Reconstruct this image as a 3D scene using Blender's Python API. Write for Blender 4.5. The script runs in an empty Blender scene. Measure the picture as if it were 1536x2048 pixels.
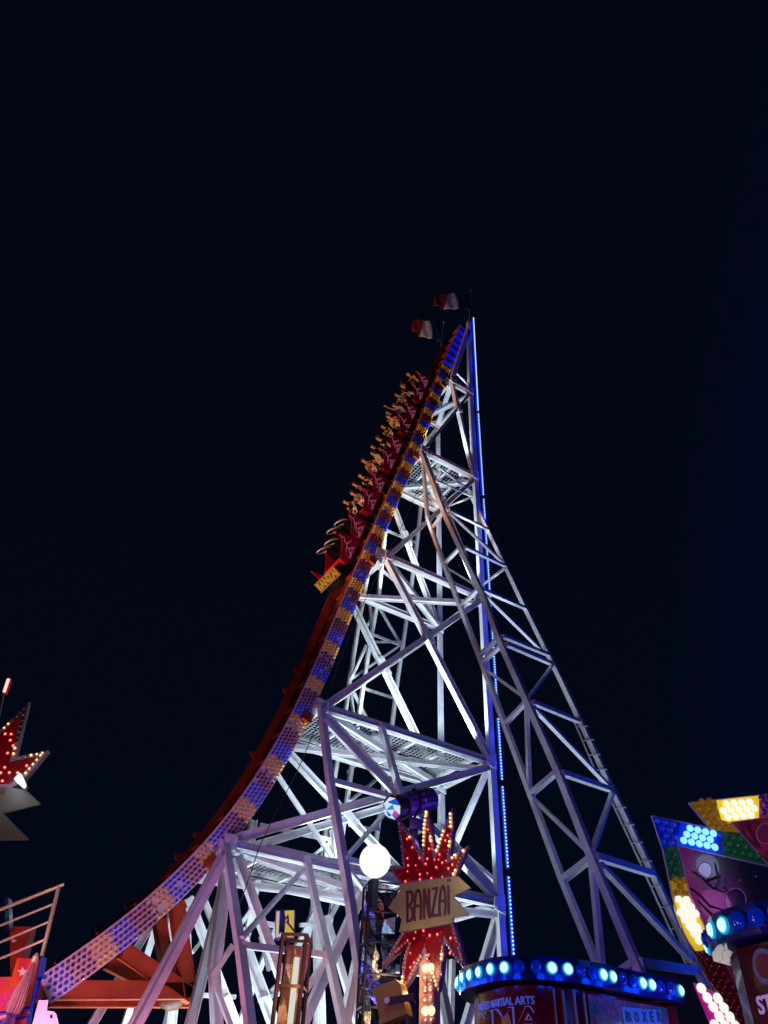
import bpy, bmesh, math, random
import numpy as np
from mathutils import Vector, Matrix
random.seed(7)
sc = bpy.context.scene
COL = sc.collection
# ------------------------------------------------------------------ camera
F, PITCH, ROLL, YAW = 1450.75, math.radians(41.305), math.radians(3.217), math.radians(30.794)
CAM = Vector((0, 0, 1.6))
def cam_axes():
    cy, sy = math.cos(YAW), math.sin(YAW)
    fwd = Vector((sy*math.cos(PITCH), cy*math.cos(PITCH), math.sin(PITCH)))
    right = Vector((cy, -sy, 0)); up = right.cross(fwd)
    r2 = math.cos(ROLL)*right + math.sin(ROLL)*up
    u2 = -math.sin(ROLL)*right + math.cos(ROLL)*up
    return r2, u2, fwd
CR, CU, CF = cam_axes()
cd = bpy.data.cameras.new('camera'); cam = bpy.data.objects.new('camera', cd); COL.objects.link(cam)
m = Matrix.Identity(4)
for i in range(3):
    m[i][0], m[i][1], m[i][2], m[i][3] = CR[i], CU[i], -CF[i], CAM[i]
cam.matrix_world = m
cd.sensor_fit = 'VERTICAL'; cd.sensor_height = 36; cd.sensor_width = 27
cd.lens = F/2048*36; cd.clip_start = .05; cd.clip_end = 3000
sc.camera = cam
sc.render.resolution_x, sc.render.resolution_y = 768, 1024
# ------------------------------------------------------------------ night sky
w = bpy.data.worlds.new('World'); sc.world = w; w.use_nodes = True
nt = w.node_tree; nt.nodes.clear()
out = nt.nodes.new('ShaderNodeOutputWorld'); bg = nt.nodes.new('ShaderNodeBackground')
tc = nt.nodes.new('ShaderNodeTexCoord'); sep = nt.nodes.new('ShaderNodeSeparateXYZ')
rmp = nt.nodes.new('ShaderNodeValToRGB')
rmp.color_ramp.elements[0].position = 0.0; rmp.color_ramp.elements[0].color = (.0012, .0026, .0085, 1)
rmp.color_ramp.elements[1].position = 0.75; rmp.color_ramp.elements[1].color = (.0007, .0021, .0060, 1)
nt.links.new(tc.outputs['Generated'], sep.inputs[0]); nt.links.new(sep.outputs['Z'], rmp.inputs[0])
dt = nt.nodes.new('ShaderNodeVectorMath'); dt.operation = 'DOT_PRODUCT'; dt.inputs[1].default_value = (math.cos(YAW), -math.sin(YAW), 0)
mr_ = nt.nodes.new('ShaderNodeMapRange'); mr_.interpolation_type = 'SMOOTHSTEP'; mr_.inputs['From Min'].default_value = .33; mr_.inputs['From Max'].default_value = .56
mx_ = nt.nodes.new('ShaderNodeMix'); mx_.data_type = 'RGBA'; mx_.blend_type = 'ADD'; mx_.inputs['B'].default_value = (.0003, .0002, .012, 1)
nt.links.new(tc.outputs['Generated'], dt.inputs[0]); nt.links.new(dt.outputs['Value'], mr_.inputs['Value']); nt.links.new(mr_.outputs[0], mx_.inputs['Factor'])
nt.links.new(rmp.outputs[0], mx_.inputs['A']); nt.links.new(mx_.outputs['Result'], bg.inputs[0]); nt.links.new(bg.outputs[0], out.inputs[0])
bg.inputs[1].default_value = 1.0
sc.view_settings.view_transform = 'Standard'; sc.view_settings.look = 'None'
sc.view_settings.exposure = 0; sc.view_settings.gamma = 1; sc.view_settings.use_curve_mapping = False
sc.render.engine = 'CYCLES'
# ------------------------------------------------------------------ fairground lamps and added fill spots
def lamp(name, loc, power, col, target=None, cone=None, r=.15, blend=.5):
    ld = bpy.data.lights.new(name, 'SPOT' if cone else 'POINT')
    ld.energy = power; ld.color = col; ld.shadow_soft_size = r
    o = bpy.data.objects.new(name, ld); COL.objects.link(o); o.location = loc
    if cone:
        ld.spot_size = math.radians(cone); ld.spot_blend = blend
        o.rotation_euler = (Vector(target)-Vector(loc)).to_track_quat('-Z', 'Y').to_euler()
    return o
WHITE = (.74, .90, 1.0)
for x, y, z, p in [(9.2, 20.7, .6, 900), (12.2, 22.2, .6, 1100), (14.6, 20.8, .6, 1200), (16.4, 22.0, .6, 700), (7.2, 22.0, .6, 800),
                   (10.4, 20.6, 8.3, 480), (13.0, 22.4, 8.3, 420), (15.6, 20.6, 8.3, 420), (12.2, 20.6, 13.0, 800), (14.2, 22.3, 13.0, 620), (15.9, 20.6, 13.0, 620),
                   (13.2, 20.6, 20.2, 700), (15.8, 20.6, 20.2, 520), (14.4, 22.4, 20.2, 420), (15.0, 20.5, 27.5, 560), (16.4, 21.8, 27.5, 260), (16.5, 20.6, 33.9, 60)]:
    lamp('flood_light', (x, y, z), p*1.2, WHITE, (x+.1, y, z+10), 132, .2)
lamp('flood_light', (13.6, 18.4, 33.5), 240, (.9, .9, 1), (15.6, 20.8, 43), 40, .15)  # added spot without a fixture, brightens the flags
lamp('fill_spot', (4.0, 6.5, 2.6), 900, (.17, .10, 1.0), (15, 21, 17), 100, .4)
lamp('fill_spot', (-3, 11, 3.0), 300, (1.0, .34, .62), (14, 16, 14), 90, .4)
lamp('fill_spot', (3.2, 16.2, 2.2), 620, (1.0, .30, .62), (4.9, 20.3, 5.4), 130, .3)
lamp('fill_spot', (7.5, 15.0, 1.4), 170, (1.0, .42, .5), (8.5, 20, 5), 100, .3)
lamp('fill_spot', (9.2, 12.8, 1.0), 800, (1.0, .42, .07), (10.2, 17.2, 3.4), 36, .3)
lamp('fill_spot', (-2, 9, 3.0), 2600, (1.0, .42, .48), (10.6, 20.5, 24), 34, .4)  # added unseen spot, lifts the red shells on the train's near side
lamp('fill_spot', (1.5, 12, 2.5), 900, (.72, .34, 1.0), (8.4, 20.2, 11), 44, .3)  # added unseen spot, brightens the middle of the lamp panel
lamp('fill_spot', (24, 9, 2.5), 1900, (.01, .07, 1.0), (16, 16, 14), 90, .4)
lamp('fill_spot', (-6, 19.5, 5), 24000, (1.0, .44, .15), (11.3, 21, 25.5), 30, .6)
# ------------------------------------------------------------------ helpers
def ray(px, py):
    return (CR*((px-768)/F) - CU*((py-1024)/F) + CF).normalized()
def at(px, py, Y=None, X=None, Z=None):
    d = ray(px, py)
    t = (Y-CAM.y)/d.y if Y is not None else (X-CAM.x)/d.x if X is not None else (Z-CAM.z)/d.z
    return CAM + d*t
def proj(p):
    q = p-CAM; z = q.dot(CF)
    return 768+F*q.dot(CR)/z, 1024-F*q.dot(CU)/z
_m = {}
def mat(name, col=(.8, .8, .8), rough=.5, metal=0., emit=None, es=1., var=0., coat=0., scale=3., trans=0., bump=0.):
    if name in _m: return _m[name]
    M = bpy.data.materials.new(name); M.use_nodes = True; n = M.node_tree; b = n.nodes['Principled BSDF']
    b.inputs['Base Color'].default_value = (*col, 1); b.inputs['Roughness'].default_value = rough
    b.inputs['Metallic'].default_value = metal; b.inputs['Coat Weight'].default_value = coat
    b.inputs['Transmission Weight'].default_value = trans
    if emit:
        b.inputs['Emission Color'].default_value = (*emit, 1); b.inputs['Emission Strength'].default_value = es
    if var or bump:
        t = n.nodes.new('ShaderNodeTexCoord'); nz = n.nodes.new('ShaderNodeTexNoise')
        nz.inputs['Scale'].default_value = scale; nz.inputs['Detail'].default_value = 7; nz.inputs['Roughness'].default_value = .65
        n.links.new(t.outputs['Object'], nz.inputs['Vector'])
        if var:
            r = n.nodes.new('ShaderNodeValToRGB')
            r.color_ramp.elements[0].position = .3; r.color_ramp.elements[1].position = .72
            r.color_ramp.elements[0].color = (*[c*(1-var) for c in col], 1)
            r.color_ramp.elements[1].color = (*[min(1, c*(1+var*.4)) for c in col], 1)
            n.links.new(nz.outputs[0], r.inputs[0]); n.links.new(r.outputs[0], b.inputs['Base Color'])
            mr = n.nodes.new('ShaderNodeMapRange'); mr.inputs['To Min'].default_value = rough*.75; mr.inputs['To Max'].default_value = min(1, rough*1.3)
            n.links.new(nz.outputs[0], mr.inputs[0]); n.links.new(mr.outputs[0], b.inputs['Roughness'])
        if bump:
            bp = n.nodes.new('ShaderNodeBump'); bp.inputs['Strength'].default_value = bump; bp.inputs['Distance'].default_value = .02
            n.links.new(nz.outputs[0], bp.inputs['Height']); n.links.new(bp.outputs[0], b.inputs['Normal'])
    _m[name] = M; return M
def dull(M, v=.08):
    M.node_tree.nodes['Principled BSDF'].inputs['Specular IOR Level'].default_value = v; return M
def em(name, col, s=1.): return mat(name, (.02, .02, .02), .4, emit=col, es=s)
STEEL = mat('white_painted_steel', (.70, .71, .72), .42, var=.28, scale=1.3)
GALV = mat('galvanised_steel', (.55, .57, .6), .38, .5, var=.3, scale=6)
DARK = mat('black_metal', (.018, .018, .022), .4, .3, var=.3)
ORANGE = mat('orange_paint', (.28, .040, .009), .38, var=.45, scale=1.6, coat=.3)
PANELW = mat('white_lamp_panel', (.66, .60, .66), .4, var=.15, scale=4)
RUBBER = mat('rubber_black', (.02, .02, .02), .6)
class MB:
    def __init__(s): s.v = []; s.f = []; s.mi = []
    def add(s, vs, fs, mi=0):
        o = len(s.v); s.v += [tuple(v) for v in vs]; s.f += [tuple(o+i for i in f) for f in fs]; s.mi += [mi]*len(fs)
    def prism(s, A, B, mi=0):           # two matching loops
        n = len(A)
        s.add(list(A)+list(B), [tuple(reversed(range(n))), tuple(range(n, 2*n))]+[(i, (i+1) % n, n+(i+1) % n, n+i) for i in range(n)], mi)
    def obox(s, c, ax, ay, az, mi=0):   # centre, three half vectors
        c, ax, ay, az = map(Vector, (c, ax, ay, az))
        A = [c-ax-ay-az, c+ax-ay-az, c+ax+ay-az, c-ax+ay-az]; s.prism(A, [a+2*az for a in A], mi)
    def box(s, x0, x1, y0, y1, z0, z1, mi=0):
        s.obox(((x0+x1)/2, (y0+y1)/2, (z0+z1)/2), ((x1-x0)/2, 0, 0), (0, (y1-y0)/2, 0), (0, 0, (z1-z0)/2), mi)
    def bar(s, p, q, w, h=None, ref=(0, 1, 0), mi=0, off=(0, 0)):  # w across ref, h along ref
        p, q = Vector(p), Vector(q); h = h or w; d = (q-p).normalized(); r = Vector(ref)
        r = (r-d*r.dot(d))
        if r.length < .05: r = Vector((1, 0, 0)); r = r-d*r.dot(d)
        r.normalize(); u = d.cross(r)
        c = (p+q)/2 + u*off[0] + r*off[1]
        s.obox(c, u*w/2, r*h/2, d*((q-p).length/2), mi)
    def hbeam(s, p, q, w, h, ref=(0, 1, 0), t=.025, mi=0):   # flanges lie along ref, web across
        s.bar(p, q, w, t, ref, mi)
        s.bar(p, q, t, h, ref, mi, ((w-t)/2, 0)); s.bar(p, q, t, h, ref, mi, (-(w-t)/2, 0))
    def tube(s, pts, r, n=6, mi=0, closed=False):
        pts = [Vector(p) for p in pts]; N = len(pts); rr = r if isinstance(r, (list, tuple)) else [r]*N
        base = len(s.v); prev = None
        for i, p in enumerate(pts):
            a = pts[i-1] if (i or closed) else p; b = pts[(i+1) % N] if (i < N-1 or closed) else p
            d = (b-a).normalized()
            if prev is None:
                prev = Vector((0, 0, 1)) if abs(d.z) < .9 else Vector((1, 0, 0))
            x = (prev-d*prev.dot(d)).normalized(); prev = x; y = d.cross(x)
            for k in range(n):
                an = 2*math.pi*k/n; s.v.append(tuple(p+(x*math.cos(an)+y*math.sin(an))*rr[i]))
        for i in range(N if closed else N-1):
            j = (i+1) % N
            for k in range(n):
                s.f.append((base+i*n+k, base+i*n+(k+1) % n, base+j*n+(k+1) % n, base+j*n+k)); s.mi.append(mi)
        if not closed:
            s.f.append(tuple(base+k for k in reversed(range(n)))); s.f.append(tuple(base+(N-1)*n+k for k in range(n))); s.mi += [mi, mi]
    def lathe(s, c, axis, prof, n=12, mi=0):   # prof: (radius, height) list
        c = Vector(c); a = Vector(axis).normalized(); x = a.orthogonal().normalized(); y = a.cross(x); base = len(s.v)
        for r, h in prof:
            for k in range(n):
                an = 2*math.pi*k/n; s.v.append(tuple(c+a*h+(x*math.cos(an)+y*math.sin(an))*r))
        for i in range(len(prof)-1):
            for k in range(n):
                s.f.append((base+i*n+k, base+i*n+(k+1) % n, base+(i+1)*n+(k+1) % n, base+(i+1)*n+k)); s.mi.append(mi)
        s.f.append(tuple(base+k for k in reversed(range(n)))); s.f.append(tuple(base+(len(prof)-1)*n+k for k in range(n))); s.mi += [mi, mi]
    def mesh(s, name, mats):
        me = bpy.data.meshes.new(name); me.from_pydata(s.v, [], s.f)
        for M in (mats if isinstance(mats, (list, tuple)) else [mats]): me.materials.append(M)
        me.polygons.foreach_set('material_index', s.mi); me.update()
        bm = bmesh.new(); bm.from_mesh(me); bmesh.ops.recalc_face_normals(bm, faces=bm.faces); bm.to_mesh(me); bm.free()
        return me
    def build(s, name, mats, parent=None, kind=None, smooth=False, label=None):
        me = s.mesh(name, mats)
        if smooth:
            me.polygons.foreach_set('use_smooth', [True]*len(me.polygons))
            me.set_sharp_from_angle(angle=math.radians(40))
        return put(name, me, parent, kind, label)
def put(name, me, parent=None, kind=None, label=None):
    o = bpy.data.objects.new(name, me); COL.objects.link(o)
    if parent is not None:
        o.parent = parent; o.matrix_parent_inverse = WM[parent.name].inverted() if parent.name in WM else Matrix.Identity(4)
    if kind: o['kind'] = kind
    if label: o['label'] = label
    return o
WM = {}
def thing(name, label, cat, loc=(0, 0, 0), group=None, kind=None):
    o = bpy.data.objects.new(name, None); COL.objects.link(o); o.location = loc; o.empty_display_size = .3
    WM[o.name] = Matrix.Translation(Vector(loc))
    o['label'] = label; o['category'] = cat
    if group: o['group'] = group
    if kind: o['kind'] = kind
    return o
def tag(o, label, cat, group=None):
    o['label'] = label; o['category'] = cat
    if group: o['group'] = group
    return o
def inst(name, me, parent, M, label=None):    # instance placed by a world matrix
    o = bpy.data.objects.new(name, me); COL.objects.link(o)
    if parent is not None:
        o.parent = parent; o.matrix_parent_inverse = WM[parent.name].inverted() if parent.name in WM else Matrix.Identity(4)
    o.matrix_basis = M
    if label: o['label'] = label
    return o
def frame(o, x, y, z):
    M = Matrix.Identity(4)
    for i in range(3): M[i][0], M[i][1], M[i][2], M[i][3] = x[i], y[i], z[i], o[i]
    return M
# ------------------------------------------------------------------ ground
g = MB(); n = 24; R = 1500
g.add([(-R, -R, 0), (R, -R, 0), (R, R, 0), (-R, R, 0)], [(0, 1, 2, 3)])
go = g.build('ground', mat('worn_asphalt', (.05, .05, .052), .75, var=.4, scale=2, bump=.4)); go['kind'] = 'structure'
# ================================================================== TOWER
YN, YF, XM = 20.0, 23.09, 17.1
LV = {1: (15.72, 33.6), 2: (13.77, 27.0), 3: (12.08, 19.75), 4: (9.87, 12.45), 5: (7.45, 7.72)}
def T(i, Y=YN): return Vector((LV[i][0], Y, LV[i][1]))
def Mn(i, Y=YN): return Vector((XM, Y, LV[i][1]))
tower = thing('ride_tower', 'tall white steel lattice tower carrying the curved coaster track', 'tower', (XM, 21.5, 0))
def beam(name, p, q, w, h=None, ref=(0, 1, 0), style='h', parent=None, M=STEEL):
    b = MB(); h = h or w
    if style == 'h': b.hbeam(p, q, w, h, ref)
    else:
        b.bar(p, q, w, h, ref)
    return b.build(name, M, parent or tower)
def plate(pts2, Yc, th=.05, name='gusset_plate', bolts=True, parent=None):
    b = MB(); A = [Vector((x, Yc-th/2, z)) for x, z in pts2]; b.prism(A, [a+Vector((0, th, 0)) for a in A])
    if bolts:
        cx = sum(x for x, z in pts2)/len(pts2); cz = sum(z for x, z in pts2)/len(pts2)
        for x, z in pts2:
            b.lathe((cx+(x-cx)*.7, Yc-th/2, cz+(z-cz)*.7), (0, -1, 0), [(.035, 0), (.035, .03)], 6)
    return b.build(name, STEEL, parent or tower)
# masts, in bolted sections
for Y in (YN, YF):
    zs = [0, 3.2, 7.7, 12.4, 19.7, 27.0, 33.6, 40.6 if Y == YN else 36.0]
    for a, b_ in zip(zs[:-1], zs[1:]):
        m_ = MB(); ex = .18 if a > 33 else 0
        wm = .22 if Y == YN else .17; m_.bar((XM, Y, a+.03), (XM+ex, Y, b_-.03), wm, wm)
        for sx in (-1, 1):
            m_.bar((XM+sx*(wm/2+.01), Y-wm/2+.01, a+.04), (XM+ex+sx*(wm/2+.01), Y-wm/2+.01, b_-.04), .025, .02)
        m_.box(XM-.16, XM+.16, Y-.17, Y+.17, a-.03+.031, a+.03)
        m_.build('mast', STEEL, tower)
# level beams and cross bracing
for Y in (YN, YF):
    for i in range(1, 6):
        beam('level_beam', T(i, Y), Mn(i, Y), .19 if i > 1 else .16, .30)
    for i in range(1, 5):
        wd = (.15, .19, .22, .24)[i-1]
        beam('diagonal_brace', T(i, Y)+Vector((.1, 0, -.15)), Mn(i+1, Y)+Vector((-.12, 0, .2)), wd, .24)
        beam('diagonal_brace', Mn(i, Y)+Vector((-.1, 0, -.2)), T(i+1, Y)+Vector((.2, 0, .12)), wd, .24, ref=(0, 1, 0))
        # crossing plate
        a, b_, c, d = T(i), Mn(i+1), Mn(i), T(i+1)
        den = ((b_.x-a.x)*(d.z-c.z)-(b_.z-a.z)*(d.x-c.x)); tt = ((c.x-a.x)*(d.z-c.z)-(c.z-a.z)*(d.x-c.x))/den
        k = a+(b_-a)*tt; u = (b_-a).normalized(); v = Vector((-u.z, 0, u.x))
        e = .42; f_ = .15
        plate([(k.x+u.x*e+v.x*f_, k.z+u.z*e+v.z*f_), (k.x+u.x*e-v.x*f_, k.z+u.z*e-v.z*f_), (k.x-u.x*e-v.x*f_, k.z-u.z*e-v.z*f_), (k.x-u.x*e+v.x*f_, k.z-u.z*e+v.z*f_)], Y-.14)
    for i in range(1, 6):
        p = Mn(i, Y); plate([(p.x-.35, p.z+.18), (p.x+.1, p.z+.3), (p.x+.1, p.z-.3), (p.x-.35, p.z-.18)], Y-.165)
        p = T(i, Y); plate([(p.x-.1, p.z+.2), (p.x+.3, p.z+.2), (p.x+.3, p.z-.2), (p.x-.05, p.z-.22)], Y-.165)
# top strut
pa, pb = at(936, 662, YN), at(906, 752, YN)
beam('top_strut', pa, pb, .26, .22, style='b'); beam('top_strut', pb, T(1), .24, .2, style='b')
beam('top_strut', at(914, 747, YN), at(945, 778, YN), .1, .1, style='b')
# transverse members and platforms
for i in range(1, 6):
    beam('cross_member', Mn(i), Mn(i, YF), .22, .2, ref=(0, 0, 1), style='b'); beam('cross_member', T(i), T(i, YF), .24, .18, ref=(0, 0, 1), style='b')
    beam('floor_brace', T(i)+Vector((.1, .1, -.05)), Mn(i, YF)+Vector((-.1, -.1, -.05)), .26, .2, ref=(0, 0, 1))
    beam('floor_brace', T(i, YF)+Vector((.1, -.1, -.28)), Mn(i)+Vector((-.1, .1, -.28)), .24, .18, ref=(0, 0, 1))
GRATE = mat('grating_steel', (.5, .52, .54), .4, .3)
for i in (2, 4, 5):
    x0, z = LV[i]; z += .2; x1 = XM-.2
    pf = bpy.data.objects.new('platform', None); COL.objects.link(pf); pf.parent = tower; pf.matrix_parent_inverse = WM[tower.name].inverted()
    WM[pf.name] = Matrix.Identity(4)
    gr = MB(); x = x0+.1
    if i == 5: x0 += 1.3; x = x0
    while x < x1:
        gr.box(x-.012, x+.012, YN+.15, YF-.15, z, z+.035); x += .16
    y = YN+.2
    while y < YF-.15:
        gr.box(x0+.1, x1, y-.008, y+.008, z+.01, z+.03); y += .18
    o = gr.build('grating', GRATE, pf, 'stuff')
    fr = MB(); fr.box(x0, x1, YN+.13, YN+.17, z-.06, z+.08); fr.box(x0, x1, YF-.17, YF-.13, z-.06, z+.08)
    fr.build('platform_edge', STEEL, pf)
    for fx in np.linspace(x0+.3, x1-.3, 6 if i != 2 else 4):
        j = MB(); j.box(fx-.05, fx+.05, YN+.2, YF-.2, z-.11, z-.01); j.build('joist', STEEL, pf)
    for fx, fy in ((x0+(x1-x0)*.42, 21.0), (x0+(x1-x0)*.72, 21.9)):
        l = MB(); l.box(fx-.35, fx+.35, fy-.22, fy+.22, z-.16, z-.06)
        for k in range(7): l.box(fx-.33+k*.1, fx-.29+k*.1, fy-.22, fy+.22, z-.21, z-.16)
        l.build('floodlight_housing', GALV, pf)
# outriggers -------------------------------------------------------------
def polybeam(name, pts, w, h=None, ref=(1, 0, 0), style='b', parent=None):
    for a, b_ in zip(pts[:-1], pts[1:]): beam(name, a, b_, w, h, ref, style, parent)
def sub(name, label=None):
    o = bpy.data.objects.new(name, None); COL.objects.link(o); o.parent = tower; o.matrix_parent_inverse = WM[tower.name].inverted()
    WM[o.name] = Matrix.Identity(4)
    if label: o['label'] = label
    return o
og = sub('outrigger')
XA = LV[2][0]
def ext(p, q, z=0):    # carry a line on to height z
    return p+(q-p)*((z-p.z)/(q.z-p.z))
A = [T(2)]+[at(x, y, X=XA) for x, y in [(890, 1030), (970, 1200), (997, 1275), (1053, 1400), (1115, 1540), (1182, 1710), (1270, 1920)]]
B = [at(917, 938, X=XM+.1)]+[at(x, y, X=XM+.1) for x, y in [(1010, 1130), (1050, 1215), (1105, 1325), (1160, 1440), (1225, 1580), (1305, 1745), (1400, 1950)]]
C = [at(846, 925, X=XA), at(855, 1035, X=XA), at(885, 1120, X=XA), at(920, 1212, X=XA), at(960, 1315, X=XA), at(1010, 1450, X=XA), at(1062, 1590, X=XA), at(1125, 1760, X=XA), at(1195, 1930, X=XA)]
A.append(ext(A[-2], A[-1])); B.append(ext(B[-2], B[-1])); C.append(ext(C[-2], C[-1]))
polybeam('chord', A, .19, .15, parent=og); polybeam('chord', B, .17, .14, parent=og); polybeam('chord', C, .15, .14, parent=og)
def lat(px, X, rung=False): return at(px[0], px[1], X=X)
def strut(a, b_, w=.15, Xa=XA, Xb=XA, par=None, nm='lattice_strut'): w *= .85; beam(nm, at(*a, X=Xa), at(*b_, X=Xb), w, w*.8, (0, 0, 1), 'b', par or og)
XB = XM+.1
for a, b_ in [((893, 1018), (1072, 1280-200+20)), ]: pass
for a, b_, w_ in [((878, 935), (944, 985), .12), ((873, 962), (942, 992), .12), ((897, 1020), (978, 1060), .15), ((900, 1026), (1005, 1125), .13), ((930, 1094), (1010, 1132), .16), ((962, 1178), (1052, 1217), .17),
                  ((968, 1188), (1090, 1308), .13), ((1005, 1272), (1098, 1310), .17), ((1012, 1288), (1104, 1328), .17), ((1064, 1404), (1158, 1443), .17), ((1066, 1414), (1220, 1575), .15),
                  ((1122, 1545), (1224, 1580), .2), ((1190, 1712), (1305, 1748), .22), ((1200, 1728), (1386, 1925), .17), ((1276, 1924), (1392, 1942), .24)]:
    strut(a, b_, w_, XA, XB)
for a, b_, w_ in [((963, 1172), (1010, 1136), .1), ((1104, 1332), (1056, 1396), .12), ((1225, 1585), (1185, 1700), .15), ((893, 1014), (942, 995), .08)]:
    strut(b_, a, w_, XA, XB)
for a, b_, w_ in [((858, 992), (886, 1016), .12), ((863, 1058), (888, 1022), .13), ((886, 1130), (919, 1096), .16), ((888, 1132), (950, 1170), .1), ((921, 1214), (954, 1180), .16), ((958, 1312), (996, 1277), .17), ((964, 1325), (1003, 1290), .17),
                  ((966, 1335), (1050, 1396), .12), ((1010, 1448), (1052, 1404), .16), ((1053, 1408), (1059, 1582), .14), ((1062, 1588), (1112, 1545), .18), ((1064, 1594), (1178, 1705), .13),
                  ((1125, 1760), (1182, 1716), .2), ((1183, 1720), (1204, 1935), .17), ((1240, 1945), (1268, 1925), .2)]:
    strut(a, b_, w_)
# ladder on the outrigger
for seg in ([(1147, 1440), (1205, 1575)], [(1222, 1600), (1292, 1750)], [(1292, 1752), (1375, 1935)]):
    L0, L1 = [at(x, y, X=XB-.1) for x, y in seg]; off = Vector((-.0, 0, 0)); d = (L1-L0).normalized()
    lb = MB(); side = at(seg[0][0]+22, seg[0][1]-3, X=XB-.1)-L0
    lb.bar(L0, L1, .04, .04, (1, 0, 0)); k = .3
    while k < (L1-L0).length:
        p = L0+d*k; lb.bar(p, p+side, .03, .03, d); k += .55
    lb.build('ladder', GALV, og)
# far outrigger
og2 = sub('outrigger')
A2 = [at(747, 1050, X=XA)]+[at(x, y, X=XA) for x, y in [(734, 1158), (716, 1256), (699, 1362), (691, 1422), (645, 1700)]]
C2 = [at(772, 1050, X=XA)]+[at(x, y, X=XA) for x, y in [(757, 1194), (740, 1284), (730, 1348), (718, 1430), (680, 1700)]]
B2 = [at(842, 1010, X=XM)]+[at(x, y, X=XM) for x, y in [(832, 1106), (806, 1289), (796, 1354), (784, 1452), (750, 1700)]]
for P_ in (A2, B2, C2): P_.append(ext(P_[-2], P_[-1])); polybeam('chord', P_, .15, .15, parent=og2)
for a, b_, Xa, Xb in [((727, 1262), (800, 1290), XA, XM), ((745, 1284), (803, 1284), XA, XM), ((750, 1200), (800, 1286), XA, XM), ((757, 1135), (812, 1180), XA, XM), ((700, 1360), (798, 1292), XA, XM),
                      ((722, 1375), (786, 1396), XA, XM), ((708, 1386), (765, 1500), XA, XM), ((727, 1262), (741, 1240), XA, XA), ((739, 1190), (745, 1290), XA, XA), ((702, 1358), (733, 1290), XA, XA),
                      ((700, 1370), (707, 1430), XA, XA), ((697, 1545), (755, 1480), XA, XM), ((700, 1602), (762, 1552), XA, XM), ((770, 1060), (832, 1085), XA, XM), ((700, 1650), (757, 1660), XA, XM)]:
    strut(a, b_, .14, Xa, Xb, og2)
# lower support legs (ladder frames leaning towards the camera side) ------
X4, X5 = LV[4][0], LV[5][0]
lg = sub('support_leg')
P4 = [at(642, 1412, X=X4), at(660, 1560, X=X4), at(700, 1800, X=X4), at(735, 2048, X=X4)]; P4.append(ext(P4[-2], P4[-1]))
Q4 = [at(762, 1450, Y=YN-.1), at(803, 1595, X=12.28), at(835, 1740, X=12.28), at(880, 1960, X=12.28)]; Q4.append(ext(Q4[-2], Q4[-1]))
polybeam('chord', P4, .22, .19, parent=lg); polybeam('chord', Q4, .18, .17, parent=lg)
for a, b_, Xa, Xb, w_ in [((657, 1560), (795, 1597), X4, 12.28, .22), ((648, 1440), (795, 1593), X4, 12.28, .2), ((690, 1718), (768, 1628), X4, 12.28, .13), ((690, 1718), (765, 1735), X4, 12.28, .2),
                          ((690, 1730), (760, 1820), X4, 12.28, .14), ((716, 1926), (845, 1946), X4, 12.28, .22)]:
    strut(a, b_, w_, Xa, Xb, lg)
lg5 = sub('support_leg'); X6 = 9.97
P5 = [at(450, 1684, X=X5), at(466, 1800, X=X5), at(480, 1890, X=X5), at(500, 2048, X=X5)]; P5.append(ext(P5[-2], P5[-1]))
Q5 = [at(613, 1715, Y=YN-.1), at(630, 1800, X=X6), at(655, 1904, X=X6), at(686, 2048, X=X6)]; Q5.append(ext(Q5[-2], Q5[-1]))
polybeam('chord', P5, .2, .19, parent=lg5); polybeam('chord', Q5, .17, .17, parent=lg5)
for a, b_, Xa, Xb, w_ in [((484, 1876), (612, 1732), X5, X6, .13), ((482, 1890), (652, 1910), X5, X6, .2), ((652, 1916), (606, 1990), X6, X6-.8, .14)]:
    strut(a, b_, w_, Xa, Xb, lg5)
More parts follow.
